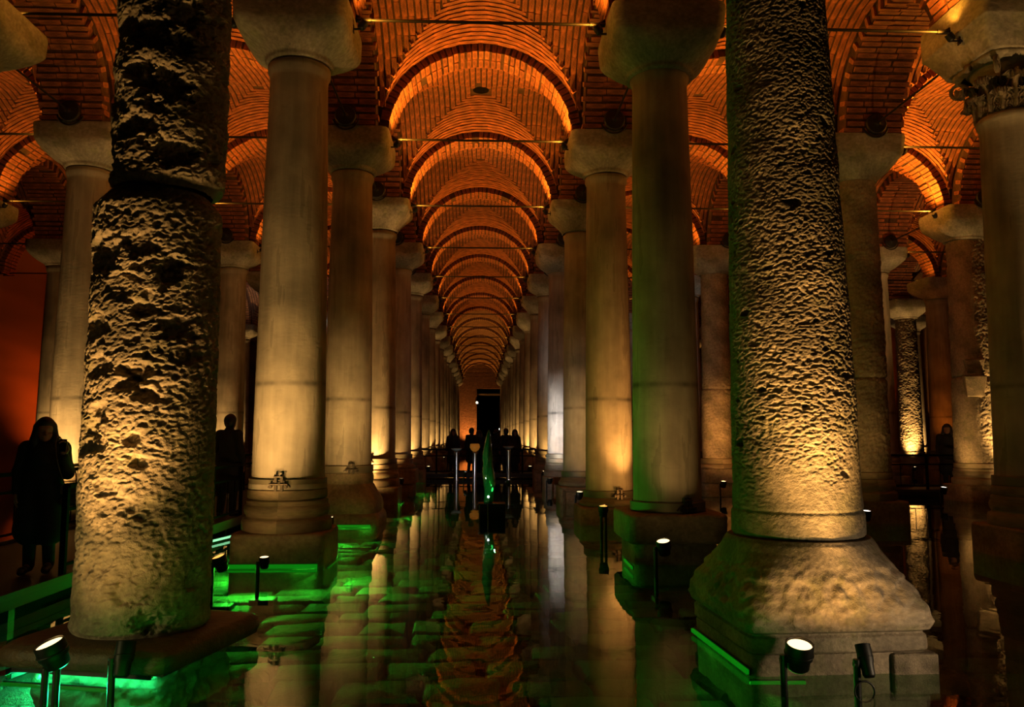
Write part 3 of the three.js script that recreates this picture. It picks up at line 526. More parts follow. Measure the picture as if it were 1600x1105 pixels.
for (const [cx, w, ks] of [[-4.8, 'inner left', [1, 2, 3, 4, 5, 6]], [-9.6, 'second left', [2, 3, 4, 5]], [4.8, 'inner right', [1, 2, 3, 4, 5, 6, 7]], [9.6, 'second right', [1, 2, 3, 4, 5]], [14.4, 'third right', [3, 4, 5]]])
  ks.forEach((k, i) => crossRod(`${ORD[i]} iron tie rod across the ${w} aisle, counted from the front`, 'tie rods across the side aisles', cx - 1.72, cx + 1.72, k));
for (const k of [4, 5]) crossRod(k === 4 ? 'upper of the two tie rods running into the orange wall at the left' : 'lower of the two tie rods running into the orange wall at the left', undefined, XL + 0.02, -12.7, k);
const discGeo = once('disc', () => merge([lathe([[0, -0.02], [0.16, -0.02], [0.19, 0.0], [0.19, 0.05], [0.165, 0.07], [0.06, 0.075], [0.045, 0.11], [0, 0.115]], 28).rotateX(Math.PI / 2), new THREE.TorusGeometry(0.235, 0.016, 8, 22, Math.PI * 0.8).rotateZ(Math.PI * 1.1)]));
const discMat = std({ color: 0x1b1512, metalness: 0.3, roughness: 0.6 });
function longRod(label, group, x, k) {
  const o = thing('tie_rod', label, 'tie rod', group, x, RODY + 0.12, rowZ(k));
  part('anchor_plate', discGeo, discMat, o).position.z = 0.775;
  part('rod', once('rodz', () => rod(V(0, 0, 0.8), V(0, 0, DZ - 0.6), 0.018, 10)), M.iron, o);
}
for (const [x, w, ks] of [[-2.4, 'left nave row', [2, 3, 4, 5]], [2.4, 'right nave row', [2, 3, 4, 5]], [-7.2, 'inner left aisle row', [2, 4]], [7.2, 'inner right aisle row', [2, 4]], [12, 'outer right aisle row', [3, 4]]])
  ks.forEach((k) => longRod(`round iron anchor plate above the ${ORD[k]} capital of the ${w}`, 'anchor plates over the capitals', x, k));

// ------------------------------------------------------------------ lamps
function spot(o, at, to, color, I, angle, pen, soft) {
  const l = new THREE.SpotLight(color, I, 0, angle, pen, 2); l.name = 'beam'; l.position.copy(at); l.target.position.copy(to); l.castShadow = true; l.shadow.radius = soft; l.shadow.mapSize.set(512, 512);
  o.add(l); o.add(l.target); return l;
}
// small uplighters on brackets at the capitals' sides, beside the rod forks, turned up into the arch above them
const floodGeo = once('flood', () => merge([lathe([[0, -0.06], [0.04, -0.06], [0.055, -0.03], [0.055, 0.05], [0.047, 0.05], [0.043, 0.035], [0, 0.035]], 16)]));
const floodLens = once('floodlens', () => new THREE.CylinderGeometry(0.042, 0.042, 0.006, 16).translate(0, 0.038, 0));
const floodArm = once('floodarm', () => merge([box(0.25, 0.016, 0.03, 0.125, -0.055, 0), box(0.012, 0.1, 0.06, 0.118, -0.055, 0)]));
function flood(label, cx, s, k, color, I, lens) {
  const o = thing('floodlight', label, 'floodlight', 'small uplighters at the capitals', cx + s * 1.56, 6.93, rowZ(k) + 0.15), aim = V(-s * 0.58, 0.81, 0.06).normalize();
  const h = part('housing', floodGeo, M.black, o); h.quaternion.setFromUnitVectors(V(0, 1, 0), aim); part('glass', floodLens, lens, h);
  const a = part('bracket', floodArm, M.black, o); if (s < 0) a.rotation.y = Math.PI;
  spot(o, aim.clone().multiplyScalar(0.065), aim.clone().multiplyScalar(2), color, I, 1.25, 0.85, 1.5);
}
const LIT = [];                                           // [bay centre x, words, first row, last row, strength per row]
LIT.push([0, 'nave', 1, 17, (k) => [0, 25, 36, 29, 17, 13, 11, 9, 8, 7, 6, 6, 5.5, 5, 5, 5, 5, 6][k]]);
LIT.push([-4.8, 'inner left aisle', 1, 7, (k) => [0, 20, 22, 17, 12, 9, 8, 7][k]]);
LIT.push([-9.6, 'second left aisle', 2, 6, (k) => 11]);
LIT.push([4.8, 'inner right aisle', 1, 8, (k) => [0, 23, 30, 22, 14, 10, 8, 7, 6][k]]);
LIT.push([9.6, 'second right aisle', 2, 6, (k) => [0, 0, 52, 62, 22, 9, 7][k]]);
LIT.push([14.4, 'third right aisle', 3, 6, (k) => [0, 0, 0, 14, 11, 8, 6][k]]);
for (const [cx, w, k0, k1, I] of LIT) for (let k = k0; k <= k1; k++) for (const s of [-1, 1]) if (!(cx === 9.6 && k === 4 && s < 0) && !(cx === 14.4 && k === 6 && s > 0))
  flood(`small uplighter on the ${w}'s ${s < 0 ? 'left' : 'right'} capital in the ${ORD[k]} row from the front`, cx, s, k, VAULT, I(k), LENS.vault);

const postGeos = {};
function uplight(label, x, y, z, target, { I = 40, color = WARM, angle = 0.58, pen = 1, spill = 0.07, lens = LENS.warm, r = 0.075, len = 0.17, posts = 1, soft = 2.5, group, ring = false, face = V(0, 0.98, 0.16) } = {}) {
  const o = thing('spotlight', label, 'spotlight', group, x, 0, z), d = target.clone().sub(V(x, y, z)).normalize(), f = face.clone().normalize(), q = new THREE.Quaternion().setFromUnitVectors(V(0, 1, 0), f);
  const head = part('lamp_head', once(`head${r}${len}`, () => merge([lathe([[0, -len / 2], [r * 0.62, -len / 2], [r * 0.8, -len * 0.42], [r * 0.86, -len * 0.1], [r, -len * 0.02], [r, len / 2], [r * 0.9, len / 2], [r * 0.88, len * 0.36], [0, len * 0.36]], 24), new THREE.TorusGeometry(r * 1.0, r * 0.07, 6, 24).rotateX(Math.PI / 2).translate(0, len * 0.12, 0)])), M.black, o);
  head.position.set(0, y, 0); head.quaternion.copy(q);
  const gl = part('lens', once(`lens${r}${len}`, () => new THREE.CylinderGeometry(r * 0.88, r * 0.88, 0.008, 24).translate(0, len * 0.40, 0)), lens, head);
  const side = r + 0.012, py = y - 0.02;
  for (let i = 0; i < posts; i++) { const px = posts === 1 ? -side : i ? 0.032 : -0.032, pz = posts === 1 ? 0 : 0.02; part('post', rod(V(px, FLOOR + 0.02, pz), V(px, posts === 1 ? py + 0.03 : y - len * 0.42, pz), 0.021, 10), M.black, o); }
  if (posts === 1) part('yoke', rod(V(-side - 0.02, py, 0), V(-r * 0.7, py, 0), 0.018, 8), M.black, o);
  part('foot_plate', rbox(0.26, 0.06, 0.2, 0.01, 0, FLOOR + 0.06, 0), M.black, o);
  if (ring) part('cable_loop', new THREE.TorusGeometry(0.06, 0.006, 6, 28).translate(-0.03, y - 0.17, 0.03), M.black, o);
  if (I > 0) {
    const a = V(0, y, 0).addScaledVector(f, len * 0.62), b = target.clone().sub(V(x, 0, z));
    spot(o, a, b, color, I, angle, pen, soft);
    if (z > -22) spot(o, a, b, color, I * spill, 1.5, 1, soft);   // the lamp's wide spill
  }
  return o;
}
const at = (x, y, k, dz = 0) => V(x, y, rowZ(k) + dz);
// foreground lamps
uplight('large spotlight with a glowing lens on twin posts, at the green-lit slab\'s left corner', -2.49, 0.27, -4.98, V(-2.55, 2.6, -5.62), { I: 28, face: V(-0.3, 0.92, 0.22), posts: 2, r: 0.085, len: 0.16 });
uplight('black spotlight seen from behind, in front of the big broken column\'s slab', -2.085, 0.24, -4.98, V(-2.3, 3.2, -5.6), { I: 6, face: V(0, 0.95, -0.3), posts: 1, r: 0.055, len: 0.2 });
uplight('large spotlight with a bright round lens in front of the carved block', 1.92, 0.23, -4.92, V(2.30, 2.6, -5.42), { I: 12, face: V(0, 0.95, 0.28), posts: 1, r: 0.082, len: 0.17 });
uplight('black spotlight seen from behind, a cable loop hanging under it, by the carved block', 2.33, 0.2, -4.92, V(2.5, 2.5, -5.46), { I: 36, face: V(0, 0.9, -0.4), posts: 1, r: 0.045, len: 0.19, ring: true });
uplight('spotlight with an amber lens on a short post, left of the square green-lit plinth', -2.68, 0.23, -8.65, V(-2.7, 2.1, -9.95), { I: 36, angle: 0.62, face: V(-0.28, 0.93, 0.24), lens: LENS.amber });
uplight('small spotlight in front of the green-lit square plinth', -2.31, 0.19, -8.95, V(-2.55, 2.0, -9.85), { I: 12, r: 0.055, len: 0.13 });
uplight('spotlight showing two bright slits between the first two smooth left columns', -2.10, 0.34, -11.5, at(-2.5, 1.9, 2, 0.3), { I: 50, angle: 0.42 });
uplight('spotlight with a pale round lens on a slim post before the dark square plinth', 2.02, 0.33, -8.9, at(2.6, 1.75, 1, 0.4), { I: 4.5, face: V(-0.15, 0.95, 0.26), r: 0.08 });
uplight('spotlight with a slit of amber light just left of the dark square plinth', 1.86, 0.42, -12.2, at(2.5, 1.9, 2, 0.3), { I: 18, color: AMBER, lens: LENS.amber, posts: 2, angle: 0.6 });
uplight('spotlight hidden behind the dark square plinth, lighting the second right nave column', 2.78, 0.3, -13.62, at(2.55, 1.9, 2, 0.36), { I: 30, color: AMBER, lens: LENS.amber });
uplight('spotlight with a yellow lens in front of the framed base panel', 2.05, 0.33, -16.6, at(2.42, 1.75, 3, 0.3), { I: 18, angle: 0.5 });
uplight('spotlight in front of the orange-lit pitted column with the mended joint', 6.12, 0.33, -20.2, at(7.2, 1.75, 4, 0.2), { I: 55, color: AMBER, angle: 0.45 });
uplight('spotlight right of the carved block, at the foot of the dim pitted column', 6.22, 0.27, -12.9, at(7.05, 1.9, 2, 0.3), { I: 4, lens: LENS.white });
uplight('spotlight with two bright slits left of the column with the broken lugs', 10.6, 0.3, -18.2, at(12.1, 1.75, 3, 0.3), { I: 9, lens: LENS.white });
uplight('spotlight hidden behind the right foot of the column with the broken lugs', 12.75, 0.3, -18.2, at(12.4, 1.75, 3, 0.2), { I: 75 });
uplight('spotlight at the foot of the column with the leaf capital', 8.1, 0.3, -9.0, at(7.5, 3.2, 1, 0.2), { I: 30 });
uplight('added unseen spotlight outside the picture at the right, brightening the leaf capital', 6.45, 0.3, -8.0, V(7.05, 6.35, -9.8), { I: 42, angle: 0.2, spill: 0.03 });  // added lamp out of view, brightens the dark leaves
uplight('spotlight at the foot of the column behind the woman', -7.1, 0.25, -13.62, at(-7.15, 1.9, 2, 0.3), { I: 55 });
uplight('spotlight at the foot of the slim column by the orange wall', -11.8, 0.25, rowZ(4) + 1.0, at(-12, 1.75, 4, 0.3), { I: 40 });
uplight('spotlight at the foot of the column behind the man', -7.3, 0.25, rowZ(4) + 1.0, at(-7.25, 1.75, 4, 0.3), { I: 36 });
uplight('spotlight at the foot of the bright streaked column right of the man', -11.9, 0.25, rowZ(8) + 0.75, at(-12, 1.75, 8, 0.4), { I: 90 });
uplight('spotlight at the foot of the dim column left of the man', -12.1, 0.25, rowZ(7) + 1.0, at(-12, 1.75, 7, 0.4), { I: 40 });
uplight('spotlight lighting the pale strip of column between the first smooth left columns', -7.1, 0.25, rowZ(7) + 0.8, at(-7.2, 1.75, 7, 0.4), { I: 90, color: WHITE, lens: LENS.white });
uplight('spotlight at the foot of the yellow-glowing narrow column behind the railing', 17.1, 0.25, rowZ(6) + 0.85, at(17.2, 1.75, 6, 0.4), { I: 110 });
uplight('spotlight at the foot of the sliver of column right of the dark smooth one', 11.9, 0.25, rowZ(9) + 0.8, at(12, 1.75, 9, 0.4), { I: 80, color: AMBER, lens: LENS.amber });
uplight('spotlight at the foot of the far dark column beyond the railing', 20.0, 0.25, rowZ(7) + 0.85, at(20.1, 1.75, 7, 0.4), { I: 60 });
uplight('red lamp at the foot of the reddish column near the right wall', 15.7, 0.3, rowZ(5) + 1.4, at(16.4, 5.2, 5, 0.0), { I: 11, color: RED, lens: LENS.red });
uplight('spotlight hidden behind the flared base, lighting the third left nave column', -2.58, 0.2, rowZ(3) + 0.86, at(-2.45, 1.75, 3, 0.36), { I: 80 });
for (let k = 4; k <= 16; k++) {
  const sl = [0, 0, 0, 0, 10, 50, 20, 34, 60, 26, 40, 60, 30, 30, 40, 30, 30][k], sr = [0, 0, 0, 0, 6, 20, 34, 60, 22, 66, 40, 50, 30, 40, 40, 30, 30][k];
  uplight(`spotlight at the foot of the ${ORD[k - 1]} left nave column`, -1.95 - (k % 3) * 0.2, 0.3, rowZ(k) + 0.92, at(-2.36, 1.75, k, 0.4), { I: sl, group: 'spotlights along the left nave row', lens: sl > 15 ? LENS.warm : LENS.dim });
  uplight(`spotlight at the foot of the ${ORD[k - 1]} right nave column`, 1.95 + (k % 2) * 0.2, 0.3, rowZ(k) + 0.92, at(2.36, 1.75, k, 0.4), { I: sr, group: 'spotlights along the right nave row', lens: sr > 15 ? LENS.warm : LENS.dim });
}
uplight('cold white spotlight in the nave, aimed at the white-lit column of the right row', 0.75, 0.35, -20.6, at(2.3, 1.75, 4, 0.35), { I: 110, color: new THREE.Color().setRGB(0.86, 0.82, 0.84), lens: LENS.dim, angle: 0.4, spill: 0.04, r: 0.05 });
uplight('low warm spotlight outside the picture at the right, lighting the carved block', 3.75, 0.3, -3.9, V(2.3, 0.35, -5.5), { I: 6, color: new THREE.Color().setRGB(1, 0.72, 0.42), angle: 0.5, face: V(-0.5, 0.5, -0.6) });
uplight('added dim spotlight in the nave, aimed at the glass vessels on their steel stands', -0.45, 0.3, -26.4, V(-0.45, 0.6, -28.2), { I: 1.1, color: WHITE, lens: LENS.dim, angle: 0.7, r: 0.05, spill: 0 });  // added lamp, gives the polished stems their highlights
uplight('low spotlight outside the picture at the left, lighting the broken column\'s foot', -4.0, 0.42, -3.7, V(-2.5, 0.45, -5.5), { I: 3.5, color: new THREE.Color().setRGB(0.95, 0.8, 0.3), angle: 0.5, face: V(0.5, 0.5, -0.6) });  // added lamp out of view, lifts the dark slab front
// red-orange wash on the left wall
uplight('orange floodlight at the foot of the left wall', XL + 2.4, 0.3, -31.0, V(XL, 5.6, -31.3), { I: 75, color: new THREE.Color().setRGB(1, 0.15, 0.012), lens: LENS.red, angle: 1.0, pen: 1, r: 0.09 });
uplight('orange floodlight at the foot of the right wall', XR - 2.2, 0.3, rowZ(8), V(XR, 4.2, rowZ(8) - 2.5), { I: 120, color: RED, lens: LENS.red, angle: 0.75, pen: 1, r: 0.09 });
uplight('amber lamp washing the brick end wall left of its dark opening', -1.2, 0.3, ZF + 1.2, V(-1.0, 4.5, ZF), { I: 95, color: AMBER, lens: LENS.amber, angle: 0.9, pen: 1 });

// ------------------------------------------------------------------ green LED strips under the plinths
function strip(label, x0, z0, x1, z1, y, I, dirx, diry, dirz, color = GREEN, mat = STRIP.green, w = 0.02, sub = true, addedHood = false) {
  const a = V(x0, y, z0), b = V(x1, y, z1), L = a.distanceTo(b), o = thing('led_strip', label, 'light strip', undefined, (x0 + x1) / 2, y, (z0 + z1) / 2);
  const turn = -Math.atan2(z1 - z0, x1 - x0);
  const t = part('diffuser', rbox(L, w, 0.02, 0.004), mat, o); t.rotation.y = turn;
  const hd = Math.hypot(dirx, dirz) || 1, c = part('channel', box(L, w + 0.01, 0.012), M.black, o); c.rotation.y = turn; c.position.set(-dirx / hd * 0.016, 0, -dirz / hd * 0.016);
  if (addedHood) { const k = part('hood', box(L + 0.04, 0.005, 0.1), M.black, o); k.rotation.y = turn; k.position.set(dirx / hd * 0.04, -0.011 - y, dirz / hd * 0.04); }  // added hood under the water, keeps green light off the railing
  if (I > 0) { const l = new THREE.RectAreaLight(color, I, L, 0.02); l.name = 'glow'; const lp = V(dirx * 0.02, -0.03 - y, dirz * 0.02); if (sub) l.position.copy(lp); else l.position.set(dirx * 0.02, diry * 0.02, dirz * 0.02); o.add(l); l.lookAt(o.position.x + l.position.x + dirx, o.position.y + l.position.y + diry, o.position.z + l.position.z + dirz); }
}
strip('green light strip under the front edge of the big broken column\'s slab', -3.016, -5.535, -2.042, -5.31, 0.045, 110, 0.2, -0.3, -0.85, TEAL, STRIP.green, 0.02, false);
strip('green light strip in the water at the broken column slab\'s front left corner', -3.05, -5.46, -2.3, -5.29, -0.03, 1000, -0.3, -0.3, 0.85, TEAL, STRIP.green);
strip('green light strip in the water along the left edge of the broken column\'s slab', -2.90, -6.5, -3.1, -5.62, -0.03, 1100, -0.7, -0.6, 0.2, TEAL, STRIP.green, 0.02, true, true);
strip('green light strip along the front foot of the first smooth left column\'s square plinth', -2.94, -9.755, -1.9, -9.755, 0.02, 0, 0, -0.6, 0.8, GREEN, STRIP.green, 0.05);
strip('green light strip in the water before the first smooth left column\'s plinth', -2.94, -9.70, -1.9, -9.70, -0.03, 800, 0.15, -0.3, 0.9);
strip('green light strip along the right foot of the first smooth left column\'s square plinth', -1.80, -10.85, -1.80, -9.9, -0.03, 1300, 0.95, -0.25, -0.1);
strip('green light strip along the left foot of the first smooth left column\'s square plinth', -3.0, -10.85, -3.0, -9.9, -0.03, 1000, -0.8, -0.5, 0.3, GREEN, STRIP.green, 0.02, true, true);
strip('bright green-white light strip low beside the walkway, left of the square plinth', -3.9, -11.6, -3.72, -12.5, 0.04, 160, 0.75, -0.6, 0.3, GREEN, STRIP.bright, 0.03);
strip('green light strip along the front foot of the flared bell base', -2.95, rowZ(2) + 0.70, -1.85, rowZ(2) + 0.70, 0.02, 0, 0, -0.5, 0.85, GREEN, STRIP.green, 0.04);
strip('green light strip in the water before the flared bell base', -2.95, rowZ(2) + 0.74, -1.85, rowZ(2) + 0.74, -0.03, 1500, 0.1, -0.25, 0.95);
strip('green light strip at the right foot of the third smooth left nave column', -1.79, rowZ(3) - 0.4, -1.79, rowZ(3) + 0.5, -0.03, 380, 0.8, -0.3, 0.4);
strip('green light strip at the foot of the fifth smooth left nave column', -2.9, rowZ(5) + 0.7, -1.8, rowZ(5) + 0.7, -0.03, 300, 0, -0.4, 0.85);
strip('green light strip along the left foot of the big carved block', 1.675, -6.45, 1.735, -5.31, 0.03, 36, -0.85, -0.4, -0.1, GREEN, STRIP.green, 0.03);
strip('short green light strip at the front left foot of the carved block', 1.74, -5.29, 2.1, -5.28, -0.03, 120, -0.1, -0.5, 0.85);
strip('green light strip beside the dark square plinth of the right row', 1.76, -9.9, 1.74, -9.3, 0.05, 9, -0.8, -0.5, -0.1, GREEN, STRIP.green, 0.03);

strip('green light strip under the water, just below the bottom edge of the picture', 1.6, -4.15, -2.4, -4.15, -0.04, 100, 0.1, -0.6, -0.8, GREEN, STRIP.green, 0.02, true, true);
// ------------------------------------------------------------------ walkways and railings
function walkway(label, x0, x1, z0, z1, along) {
  const o = thing('walkway', label, 'walkway', undefined, 0, 0, 0);
  part('deck', box(x1 - x0, 0.1, z1 - z0, (x0 + x1) / 2, 0.1, (z0 + z1) / 2), M.deck, o);
  const e = [[x0, x1, z0, z1]];
  if (along === 'z') for (const x of [x0, x1]) part('edge_strip', box(0.03, 0.055, z1 - z0, x, 0.17, (z0 + z1) / 2), M.deckEdge, o);
  else for (const z of [z0, z1]) part('edge_strip', box(x1 - x0, 0.055, 0.03, (x0 + x1) / 2, 0.17, z), M.deckEdge, o);
  const n = Math.round((along === 'z' ? z1 - z0 : x1 - x0) / 3);
  for (let i = 0; i <= n; i++) for (const s of [0.08, 0.92]) { const p = along === 'z' ? [x0 + (x1 - x0) * s, z0 + 0.3 + (z1 - z0 - 0.6) * i / n] : [x0 + 0.3 + (x1 - x0 - 0.6) * i / n, z0 + (z1 - z0) * s]; part('support', box(0.1, 0.35, 0.1, p[0], -0.12, p[1]), M.deck, o); }
}
function railing(label, ax, az, bx, bz, spacing, bars) {
  const o = thing('railing', label, 'railing', undefined, 0, 0, 0), L = Math.hypot(bx - ax, bz - az), n = Math.max(1, Math.round(L / spacing)), turn = -Math.atan2(bz - az, bx - ax), cx = (ax + bx) / 2, cz = (az + bz) / 2;
  const bar = (name, h, d, y) => { const m = part(name, rbox(L, h, d, 0.008), M.matt, o); m.position.set(cx, y, cz); m.rotation.y = turn; };
  bar('top_rail', 0.05, 0.07, 1.05); bar('lower_rail', 0.035, 0.05, 0.82); if (bars) bar('bottom_rail', 0.03, 0.03, 0.28);
  for (let i = 0; i <= n; i++) { const m = part('post', rbox(0.055, 0.9, 0.055, 0.006), M.matt, o); m.position.set(ax + (bx - ax) * i / n, 0.6, az + (bz - az) * i / n); m.rotation.y = turn; }
  if (bars) for (let i = 0; i < n * 4; i++) if (i % 4) { const m = part('baluster', box(0.014, 0.54, 0.014), M.matt, o); m.position.set(ax + (bx - ax) * i / (n * 4), 0.55, az + (bz - az) * i / (n * 4)); }
}
walkway('dark raised walkway along the left side, where the woman and the man stand', -6.1, -4.05, -29.2, -4.2, 'z');
railing('dark railing on the near side of the left walkway, in front of the woman', -4.1, -8.27, -4.1, -14.2, 1.48, true);
railing('dark railing on the far side of the left walkway, behind the woman', -6.05, -5.5, -6.05, -29, 1.9, true);
railing('dark railing of the left walkway beyond the man', -4.1, -15.6, -4.1, -29, 1.9, true);
walkway('dark walkway crossing the nave in the distance under the group of visitors', -12, 14, -30.95, -29.3, 'x');
railing('dark railing in front of the distant group of visitors', -6.2, -29.35, 6.2, -29.35, 1.55, true);
walkway('dark walkway at the right behind the column with the broken lugs', 8.2, 20, -22.2, -20.1, 'x');
railing('thin dark railing at the right, seen against the glowing narrow column', 8.6, -20.15, 19.5, -20.15, 1.4, true);
{
  const o = thing('information_panel', 'dark square information panel by the railing left of the woman', 'panel', undefined, -5.8, 0.15, -8.75);
  part('board', rbox(0.32, 0.26, 0.025, 0.008, 0, 1.06, 0), M.black, o).rotation.x = -0.05; part('stem', rod(V(0, 0, 0), V(0, 0.95, 0), 0.02), M.black, o); part('foot_plate', rbox(0.24, 0.015, 0.2, 0.005, 0, 0.012, 0), M.black, o);
}
// ------------------------------------------------------------------ glass pieces standing in the water of the nave
{
  const gx = 0.17, gz = -15.5;
  const p = thing('pedestal', 'glossy black box pedestal in the water under the green glass sculpture', 'pedestal', undefined, gx + 0.07, 0, gz);
  part('box_body', rbox(0.5, 0.52, 0.4, 0.006, 0, 0.01, 0), M.blackGloss, p); part('top_edge', rbox(0.51, 0.012, 0.41, 0.003, 0, 0.272, 0), M.steel, p);
  for (const x of [-0.235, -0.08]) part('chrome_strip', rbox(0.02, 0.26, 0.012, 0.004, x, 0.13, 0.203), std({ color: 0xc8ccd0, metalness: 1, roughness: 0.08 }), p);
  const prof = [[0.0, 0.0], [0.075, 0.0], [0.085, 0.03], [0.08, 0.1], [0.088, 0.2], [0.105, 0.34], [0.112, 0.46], [0.108, 0.58], [0.092, 0.68], [0.082, 0.74], [0.092, 0.82], [0.088, 0.92], [0.072, 1.02], [0.058, 1.12], [0.046, 1.22], [0.03, 1.31], [0.012, 1.37], [0.0, 1.38]];
  const g = lathe(prof.map(([r, y]) => [r, y]), 40), q = g.attributes.position;
  for (let i = 0; i < q.count; i++) { const x = q.getX(i), y = q.getY(i), z = q.getZ(i), a = Math.atan2(z, x), r = Math.hypot(x, z) * (1 + 0.10 * Math.sin(a * 5 + y * 7)); q.setXYZ(i, Math.cos(a) * r + 0.018 * Math.sin(y * 5), y, Math.sin(a) * r); }
  g.computeVertexNormals();
  const s = thing('glass_sculpture', 'tall slender twisted green glass sculpture on the black pedestal', 'sculpture', undefined, gx, 0.279, gz);
  part('glass_body', g, new THREE.MeshPhysicalMaterial({ color: 0x063a12, roughness: 0.06, metalness: 0, clearcoat: 1, clearcoatRoughness: 0.04, specularIntensity: 1 }), s);
  part('white_highlight_bead', new THREE.SphereGeometry(0.022, 16, 10).translate(0.0, 0.12, 0.105), glow(new THREE.Color().setRGB(0.95, 1, 1), 3), s);  // white highlight on the glass, put in as an emissive bead
  const gl = part('glowing_core', new THREE.SphereGeometry(0.035, 16, 12).scale(0.8, 1.4, 0.5).translate(0.065, 0.26, 0.075), glow(new THREE.Color().setRGB(0.03, 1, 0.15), 1.1), s);
  const l = new THREE.PointLight(new THREE.Color().setRGB(0.1, 1, 0.25), 0.09); l.name = 'glow'; l.position.set(0.12, 0.3, 0.24); l.shadow.radius = 0.5; l.castShadow = true; s.add(l);
  const l2 = new THREE.SpotLight(WHITE, 9, 0, 0.5, 0.8, 2); l2.name = 'beam'; l2.position.set(-1.3, 0.25, 1.1); l2.target.position.set(0, 0.55, 0); l2.castShadow = true; l2.shadow.radius = 2; s.add(l2); s.add(l2.target);
}
function stand(label, cat, x, z, h, amber) {
  const o = thing('glass_vessel_on_stand', label, cat, undefined, x, 0, z);
  part('steel_stem', lathe([[0.0, -0.25], [0.12, -0.25], [0.12, 0.02], [0.075, 0.05], [0.068, 0.5], [0.075, h - 0.06], [0.095, h], [0, h]], 28), std({ color: 0xb4b8c0, metalness: 1, roughness: 0.22 }), o);
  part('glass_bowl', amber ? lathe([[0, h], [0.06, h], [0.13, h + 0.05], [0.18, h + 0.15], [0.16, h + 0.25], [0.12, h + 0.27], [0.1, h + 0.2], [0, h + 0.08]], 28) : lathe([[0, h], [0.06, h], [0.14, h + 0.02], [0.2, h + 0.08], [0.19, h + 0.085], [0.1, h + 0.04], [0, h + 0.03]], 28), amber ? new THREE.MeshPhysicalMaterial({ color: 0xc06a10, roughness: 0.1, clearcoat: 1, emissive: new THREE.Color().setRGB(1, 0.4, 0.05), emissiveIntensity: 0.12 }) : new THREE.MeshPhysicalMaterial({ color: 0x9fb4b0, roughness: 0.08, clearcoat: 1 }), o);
}
stand('clear glass dish on a slim polished steel stand in the nave', 'glass dish', -0.80, -28.2, 1.02, false);
stand('amber glass bowl on a slim polished steel stand, left of the green sculpture', 'glass bowl', -0.16, -28.0, 1.0, true);
stand('pale glass vessel on a polished stand right of the green sculpture', 'glass vessel', 0.98, -27.4, 1.1, false);
{
  const o = thing('spotlight', 'tiny white emergency light at the left of the dark opening in the end wall', 'spotlight', undefined, -0.28, 4.9, ZF + 0.05);
  part('housing', rbox(0.34, 0.3, 0.12, 0.02), M.black, o); part('lens', new THREE.SphereGeometry(0.13, 12, 8).scale(1, 1, 0.5).translate(0, 0, 0.06), glow(new THREE.Color().setRGB(1, 0.85, 0.6), 2), o);
  const b = thing('spotlight', 'tiny white lamp low in the dark opening of the end wall, at its right', 'spotlight', undefined, 2.1, 2.2, ZF + 0.05);
  part('housing', rbox(0.34, 0.3, 0.12, 0.02), M.black, b); part('lens', new THREE.SphereGeometry(0.13, 12, 8).scale(1, 1, 0.5).translate(0, 0, 0.06), glow(new THREE.Color().setRGB(1, 0.95, 0.85), 2), b);
}

// ------------------------------------------------------------------ people: one smooth field per body, clothes over it
const SK = { skin: std({ color: 0x7a5240, roughness: 0.6 }), hair: std({ color: 0x080605, roughness: 0.55 }), coat: std({ color: 0x0b0a0b, roughness: 0.9 }), coat2: std({ color: 0x14110f, roughness: 0.9 }), denim: std({ color: 0x0a0c12, roughness: 0.9 }), shoe: std({ color: 0x070606, roughness: 0.5 }), bag: std({ color: 0x4a4032, roughness: 0.8 }), grey: std({ color: 0x16161a, roughness: 0.9 }), phone: std({ color: 0x0a0a0c, roughness: 0.2 }) };
